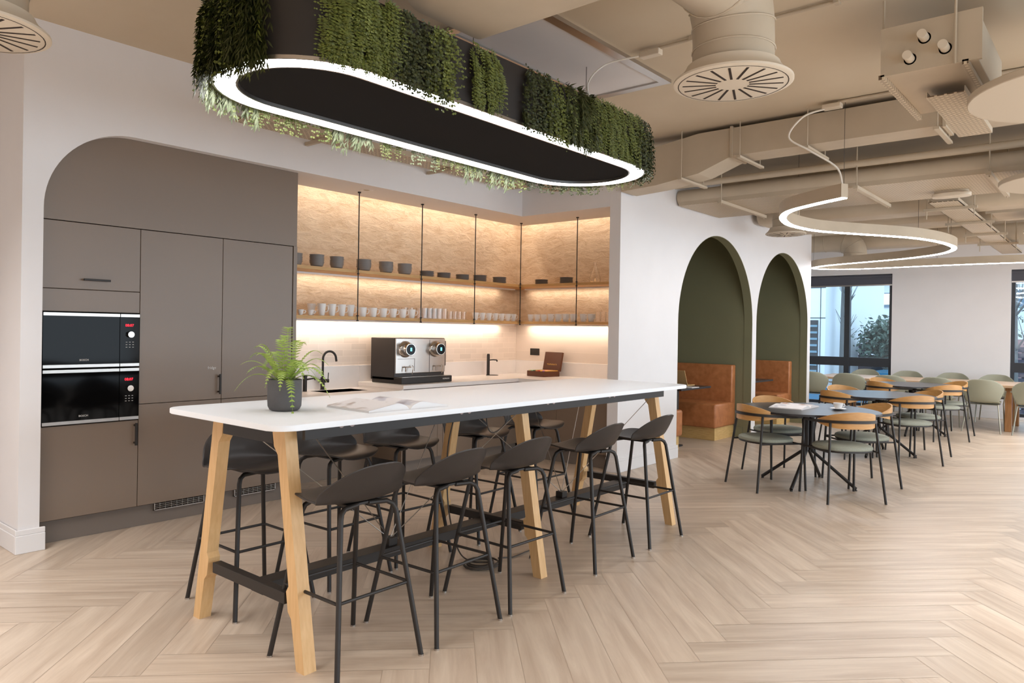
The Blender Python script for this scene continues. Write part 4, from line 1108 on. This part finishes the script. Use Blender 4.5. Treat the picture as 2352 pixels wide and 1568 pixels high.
# pipe, tray and conduit run beyond
tag(G().cyl((7.78,4.02,3.03),(7.78,-2.5,3.03),.085,n=24).obj('service_pipe','duct'),'thick round service pipe running above the perforated cable tray','pipe')
tag(G().cyl((7.66,4.02,3.15),(7.66,-2.5,3.15),.035,n=16).obj('thin_pipe','duct'),'thinner pipe running above the thick service pipe','pipe')
t = thing('cable_tray','wide perforated cable tray running towards the green arches','cable tray')
G().box(7.72,8.80,-2.5,4.0,2.93,2.936).obj('tray_base','perf',t,smooth=False)
G().box(7.715,7.72,-2.5,4.0,2.93,2.985).obj('side_flange','duct',t,smooth=False); G().box(8.80,8.805,-2.5,4.0,2.93,2.985).obj('side_flange','duct',t,smooth=False)
for i,y in enumerate((3.45,2.05,.95)):
    g = G(); g.box(7.60,8.92,y-.02,y+.02,2.895,2.928); g.cyl((7.64,y,2.88),(7.64,y,CEIL),.006,n=6).cyl((8.88,y,2.88),(8.88,y,CEIL),.006,n=6)
    tag(g.obj('tray_hanger','duct',smooth=False),'%s strut hanger from the arches under the wide perforated tray'%ORD[i],'hanger','hangers of the wide cable tray')
t = thing('cable_tray','narrow perforated cable tray running away to the window wall','cable tray')
G().box(8.9,15.0,1.38,1.66,2.90,2.906).obj('tray_base','perf',t,smooth=False)
for y in (1.38,1.655): G().box(8.9,15.0,y,y+.005,2.90,2.94).obj('side_flange','duct',t,smooth=False)
for i,x in enumerate((9.3,10.6,11.9,13.2)):
    g = G(); g.box(x-.018,x+.018,1.26,1.78,2.868,2.898); g.cyl((x,1.29,2.78),(x,1.29,CEIL),.006,n=6).cyl((x,1.75,2.78),(x,1.75,CEIL),.006,n=6)
    tag(g.obj('tray_hanger','duct',smooth=False),'%s trapeze hanger from the camera under the narrow cable tray'%ORD[i],'hanger','hangers of the narrow cable tray')
t = thing('cable_tray','perforated cable tray between the planted lamp and the kitchen wall','cable tray')
G().box(2.9,6.2,5.02,5.24,3.02,3.026).obj('tray_base','perf',t,smooth=False)
for y in (5.015,5.24): G().box(2.9,6.2,y,y+.005,3.02,3.07).obj('side_flange','duct',t,smooth=False)
for x in (3.6,5.0): G().box(x-.015,x+.015,4.95,5.34,2.99,3.018).obj('bracket','duct',t,smooth=False)
# beams and larger ducts farther back
tag(G().cyl((9.6,6.3,3.10),(9.6,-2.5,3.10),.22,n=28).obj('round_duct','duct') if False else supply_duct(9.9,10.5,-2.5,3.95,2.98,3.30,'broad duct crossing the ceiling behind the perforated tray',.14),'broad duct crossing the ceiling behind the perforated tray','duct')
supply_duct(11.4,12.0,-2.5,3.95,3.05,3.36,'second broad duct farther back near the smaller arch',.12)
supply_duct(14.2,14.7,-2.5,5.5,3.05,3.36,'last broad duct in front of the window wall',.12)
struct(G().box(8.95,9.25,-4.0,4.03,3.22,3.399).obj('trim_beam_1','ceil',smooth=False))
struct(G().box(13.0,13.3,-4.0,6.4,3.20,3.399).obj('trim_beam_2','ceil',smooth=False))
# fan coil units
t = thing('fan_coil_unit','large boxy fan coil unit with three pipe stubs hung from the ceiling','ventilation unit')
G().box(4.52,5.45,.62,1.07,2.94,3.19,.004).obj('casing','duct',t,smooth=False)
G().box(4.50,4.52,.60,1.09,2.93,3.20).obj('end_plate','duct',t,smooth=False)
for y,z in ((.87,3.10),(.77,3.02),(.94,3.00)):
    g = G(); g.cyl((4.51,y,z),(4.42,y,z),.024,n=18).cyl((4.515,y,z),(4.50,y,z),.032,n=18); g.obj('pipe_stub','diff',t)
for x,y in ((4.6,1.10),(5.35,1.10),(4.48,.72)): G().cyl((x,y,2.92),(x,y,CEIL),.007,n=8).obj('hanger_rod','duct',t)
G().box(4.50,5.50,1.07,1.10,2.915,2.94).obj('support_rail','perf',t,smooth=False); G().box(4.50,5.50,.66,.69,2.915,2.94).obj('support_rail','perf',t,smooth=False)
t = thing('cable_tray','short perforated cable tray below the large fan coil unit','cable tray'); G().box(4.85,5.95,.73,.92,2.87,2.876).obj('tray_base','perf',t,smooth=False)
for y in (.725,.92): G().box(4.85,5.95,y,y+.005,2.87,2.905).obj('side_flange','duct',t,smooth=False)
t = thing('ceiling_pipes','pair of bent pipes beside the large fan coil unit','pipe')
for k in range(2):
    G().tube(spline([(5.4+.1*k,.1,3.26-.1*k),(5.3+.1*k,.35,3.26-.1*k),(5.1,.40,3.26-.1*k),(4.8,.40,3.26-.1*k)],6),.035,12).obj('pipe','duct',t)
t = thing('fan_coil_unit','distant boxy fan coil unit above the narrow cable tray','ventilation unit')
G().box(10.6,11.3,.75,1.30,2.99,3.2,.004).obj('casing','duct',t,smooth=False); G().box(10.58,10.6,.7,1.35,2.98,3.21).obj('end_plate','duct',t,smooth=False)
t = thing('fan_coil_unit','most distant fan coil unit at the right edge by the windows','ventilation unit')
G().box(12.6,13.4,.55,1.15,2.80,2.98,.004).obj('casing','diff',t,smooth=False); G().box(12.58,12.6,.5,1.2,2.79,2.99).obj('end_plate','duct',t,smooth=False)
for x,y in ((12.8,.62),(13.2,1.08)): G().cyl((x,y,2.98),(x,y,CEIL),.007,n=6).obj('hanger_rod','duct',t)
# acoustic discs
def disc(x,y,z,R,lab):
    t = thing('acoustic_disc',lab,'acoustic panel',(x,y,z),0,'round acoustic discs under the ceiling')
    G().lathe([(0,0),(R-.004,0),(R,.004),(R,.036),(R-.004,.04),(0,.04)],64).obj('disc','panel',t)
    for a in (.5,2.6,4.7): G().cyl((R*.6*math.cos(a),R*.6*math.sin(a),.04),(R*.6*math.cos(a),R*.6*math.sin(a),CEIL-z-.001),.0015,n=6).obj('wire','cabled',t)
disc(4.85,.13,2.75,.58,'largest pale round acoustic disc at the top right')
disc(7.55,.32,2.75,.55,'middle pale round acoustic disc at the right edge')
disc(10.95,.45,2.75,.55,'smallest looking pale acoustic disc, farthest back at the right edge')
# ceiling hatch frame
t = thing('ceiling_hatch','rectangular access hatch frame in the ceiling beside the planted lamp','hatch')
g = G(); x0,x1,y0,y1,f_ = 3.30,5.05,2.70,3.44,.07
g.box(x0,x1,y0,y0+f_,3.372,3.399).box(x0,x1,y1-f_,y1,3.372,3.399).box(x0,x0+f_,y0+f_,y1-f_,3.372,3.399).box(x1-f_,x1,y0+f_,y1-f_,3.372,3.399); g.obj('frame','steel',t,smooth=False)
G().box(x0+f_,x1-f_,y0+f_,y1-f_,3.385,3.399).obj('panel','white',t,smooth=False)
# conduits & boxes
t = thing('ceiling_conduit','thin conduit across the ceiling behind the large diffuser','conduit')
G().cyl((4.39,2.45,3.38),(4.39,-2.5,3.38),.011,n=10).obj('conduit','duct',t)
for y in (2.2,1.75,1.3): G().box(4.365,4.415,y-.015,y+.015,3.365,3.399).obj('clip','duct',t,smooth=False)
t = thing('junction_box','white junction box with a looping cable near the large diffuser','junction box')
G().box(4.36,4.42,2.43,2.58,3.335,3.375,.006).obj('box','diff',t,smooth=False)
G().tube(spline([(4.37,2.58,3.35),(4.25,2.78,3.30),(4.16,2.86,3.16),(4.2,2.84,3.0),(4.32,2.86,2.92)],8),.006,8).obj('cable','cable',t)
t = thing('ceiling_conduit','thin conduit along the top of the rectangular duct','conduit')
G().cyl((6.32,1.85,3.385),(6.32,-2.5,3.385),.013,n=10).obj('conduit','duct',t)
t = thing('junction_box','white junction box above the start of the ribbon lamp','junction box')
G().box(6.28,6.36,1.82,1.97,3.335,3.375,.008).obj('box','diff',t,smooth=False)
t = thing('emergency_light','pale oval ceiling light below the wide cable tray','light',(8.45,1.37,2.87))
G().prism(superell(.09,.17,3.5,40),0,.035,.008).obj('diffuser','diff',t); G().prism(superell(.075,.15,3.5,40),.036,.06).obj('base','duct',t)
# ceiling fixings
g = G(); rs_ = random.Random(4)
# roller blinds
for i,(ya,yb,lab) in enumerate(((3.545,6.19,'dark roller blind pulled slightly down over the left window'),(-1.59,1.595,'dark roller blind pulled slightly down over the right window'))):
    t = thing('roller_blind',lab,'blind')
    G().box(XW+.02,XW+.024,ya,yb,2.48,WT-.01).obj('fabric','blind',t,smooth=False); G().cyl((XW+.035,ya,WT-.04),(XW+.035,yb,WT-.04),.028,n=16).obj('roller','blind',t)
    G().box(XW+.012,XW+.032,ya,yb,2.455,2.48).obj('bottom_bar','steel',t,smooth=False)

# ================================================================ OUTSIDE
M['extw'] = mat('outside_render', (214,222,230), .8); M['extc'] = mat('outside_cladding', (222,230,236), .6); M['asph'] = mat('asphalt', (150,156,162), .9)
M['fence'] = mat('dark_timber_fence', (74,72,86), .7); M['extg'] = mat('outside_glazing', (96,120,140), .1); M['louv'] = mat('metal_louvre', (110,140,156), .4,.4)
M['litw'] = emis('lit_window', (255,240,214), 1.6); M['bark'] = mat('bark', (110,112,112), .9); M['treef'] = mat('tree_foliage', (110,132,120), .8, noise=(70,92,82), nscale=9)
M['brick'] = mat('outside_brick', (150,120,120), .8); M['carb'] = mat('blue_car_paint', (30,110,150), .3, coat=.5)
struct(G().box(XW+.3,60,-25,30,-.75,-.65).obj('ground_outside','asph',smooth=False))
t = thing('office_building','pale building across the yard with a band of windows','building')
G().box(38,46,-12,14.2,-.65,4.0).obj('wall','extw',t,smooth=False); G().box(37.9,38.0,-12,14.2,-.65,1.4).obj('brick_base','brick',t,smooth=False); G().box(37.7,46.2,-12.3,14.5,4.0,4.15).obj('roof_edge','extc',t,smooth=False)
for y0,y1,lit in ((9.86,12.6,0),(6.7,9.56,1),(1.0,4.2,0),(-3.5,-.5,0)):
    w_ = G().box(37.93,37.99,y0,y1,2.82,3.5).obj('window','extg',t,smooth=False)
    if lit: G().box(37.90,37.93,y1-.95,y1-.1,2.95,3.45).obj('lit_pane','litw',w_,smooth=False)
    G().box(37.88,37.93,(y0+y1)/2-.06,(y0+y1)/2+.06,2.82,3.5).obj('mullion','extw',w_,smooth=False)
t = thing('cladding_wing','pale panel-clad wing with a louvred opening just outside the left window','building')
g = G(); g.box(20,26,6.08,12,-.65,5); g.obj('wall','extc',t,smooth=False)
g = G()
for z in (1.9,2.7,3.5): g.box(19.99,20,6.08,12,z,z+.02)
g.box(19.99,20,6.2,6.215,-.65,5); g.obj('panel_joints','frame',t,smooth=False)
l_ = G().box(19.98,19.998,6.26,6.56,.1,1.85).obj('louvre_recess','frame',t,smooth=False)
g = G()
for k in range(10): g.box(19.93,19.985,6.27,6.55,.14+k*.17,.14+k*.17+.055)
g.obj('louvre_blades','louv',l_,smooth=False)
t = thing('slatted_fence','dark horizontal slatted fence across the yard','fence')
for k in range(-3,9): G().box(23.0,23.04,-14,6.05,-.2+k*.162,-.068+k*.162).obj('slat','fence',t,smooth=False)
for y in (-10,-7,-4,-1,2,4.6,5.95): G().box(23.04,23.12,y,y+.09,-.65,1.22).obj('post','fence',t,smooth=False)
def tree(x,y,h,r,lab,bare,seed):
    t = thing('tree',lab,'tree',(x,y,-.65)); rt = random.Random(seed)
    g = G(); g.tube([(0,0,0),(.05,.02,h*.5),(.02,0,h*.9)],.1,8,rs=[.11,.07,.03])
    tips = []
    for k in range(26 if bare else 12):
        z = h*rt.uniform(.3,.85); a = rt.uniform(0,2*PI); L = r*rt.uniform(.5,1)*(1-.4*z/h); e_ = (L*math.cos(a),L*math.sin(a),z+L*rt.uniform(.6,1.2))
        g.tube([(0.03,0,z),(e_[0]*.5,e_[1]*.5,z+(e_[2]-z)*.4),e_],.02,5,rs=[.03,.018,.006]); tips.append(e_)
        for q in range(3 if bare else 0):
            b_ = (e_[0]*.6+rt.uniform(-.3,.3),e_[1]*.6+rt.uniform(-.3,.3),e_[2]+rt.uniform(0,.6)); g.tube([(e_[0]*.5,e_[1]*.5,z+(e_[2]-z)*.4),b_],.01,4,rs=[.012,.004])
    g.obj('trunk','bark',t)
    if not bare:
        g = G(); g.smooth = False
        for k in range(2600):
            u,v,w3 = rt.gauss(0,.36),rt.gauss(0,.36),rt.gauss(0,.30); c_ = Vector((u*r,v*r,h*.72+w3*r*1.1)); s = rt.uniform(.05,.10)
            a = Vector((rt.uniform(-1,1),rt.uniform(-1,1),rt.uniform(-1,1))).normalized(); b_ = a.cross(Vector((rt.uniform(-1,1),rt.uniform(-1,1),1))).normalized()
            g.poly([c_-a*s,c_-b_*s*.6,c_+a*s,c_+b_*s*.6])
        g.obj('crown','treef',t,smooth=False,keep=True)
tree(22.4,5.15,2.75,.8,'bushy evergreen tree beyond the fence, seen through the left window',False,1)
tree(20.6,5.80,5.5,.38,'bare slender tree beside the pale wing, seen through the left window',True,2)
tree(27,1.2,3.6,1.4,'bushy evergreen tree beyond the fence, seen through the right window',False,3)
tree(21.5,2.1,5.5,1.2,'bare tree seen through the right window',True,4)
for i,(y,lab) in enumerate(((3.9,'blue parked car outside the left window'),(-.7,'blue parked car outside the right window'))):
    t = thing('parked_car',lab,'car',(18.9,y,-.65))
    prof = [(-2.0,.25),(-2.0,.7),(-1.3,.85),(-.8,1.25),(.7,1.28),(1.3,.9),(2.0,.8),(2.05,.3)]
    g = G(); g.grid([[(-.85,a,b) for a,b in prof],[(-.85,a,b) for a,b in prof],[(.85,a,b) for a,b in prof]]); g.poly([(-.85,a,b) for a,b in prof]); g.poly([(.85,a,b) for a,b in prof]); g.poly([(-.85,-2,.25),(-.85,2.05,.3),(.85,2.05,.3),(.85,-2,.25)])
    g.obj('bodywork','carb',t,smooth=False)
    for yy in (-1.25,1.3):
        for xx in (-.8,.8): G().cyl((xx-.1,yy,.3),(xx+.1,yy,.3),.3,n=20).obj('wheel','black',t)
    G().box(-.87,.87,-.7,.6,.92,1.2).obj('side_windows','extg',t,smooth=False)
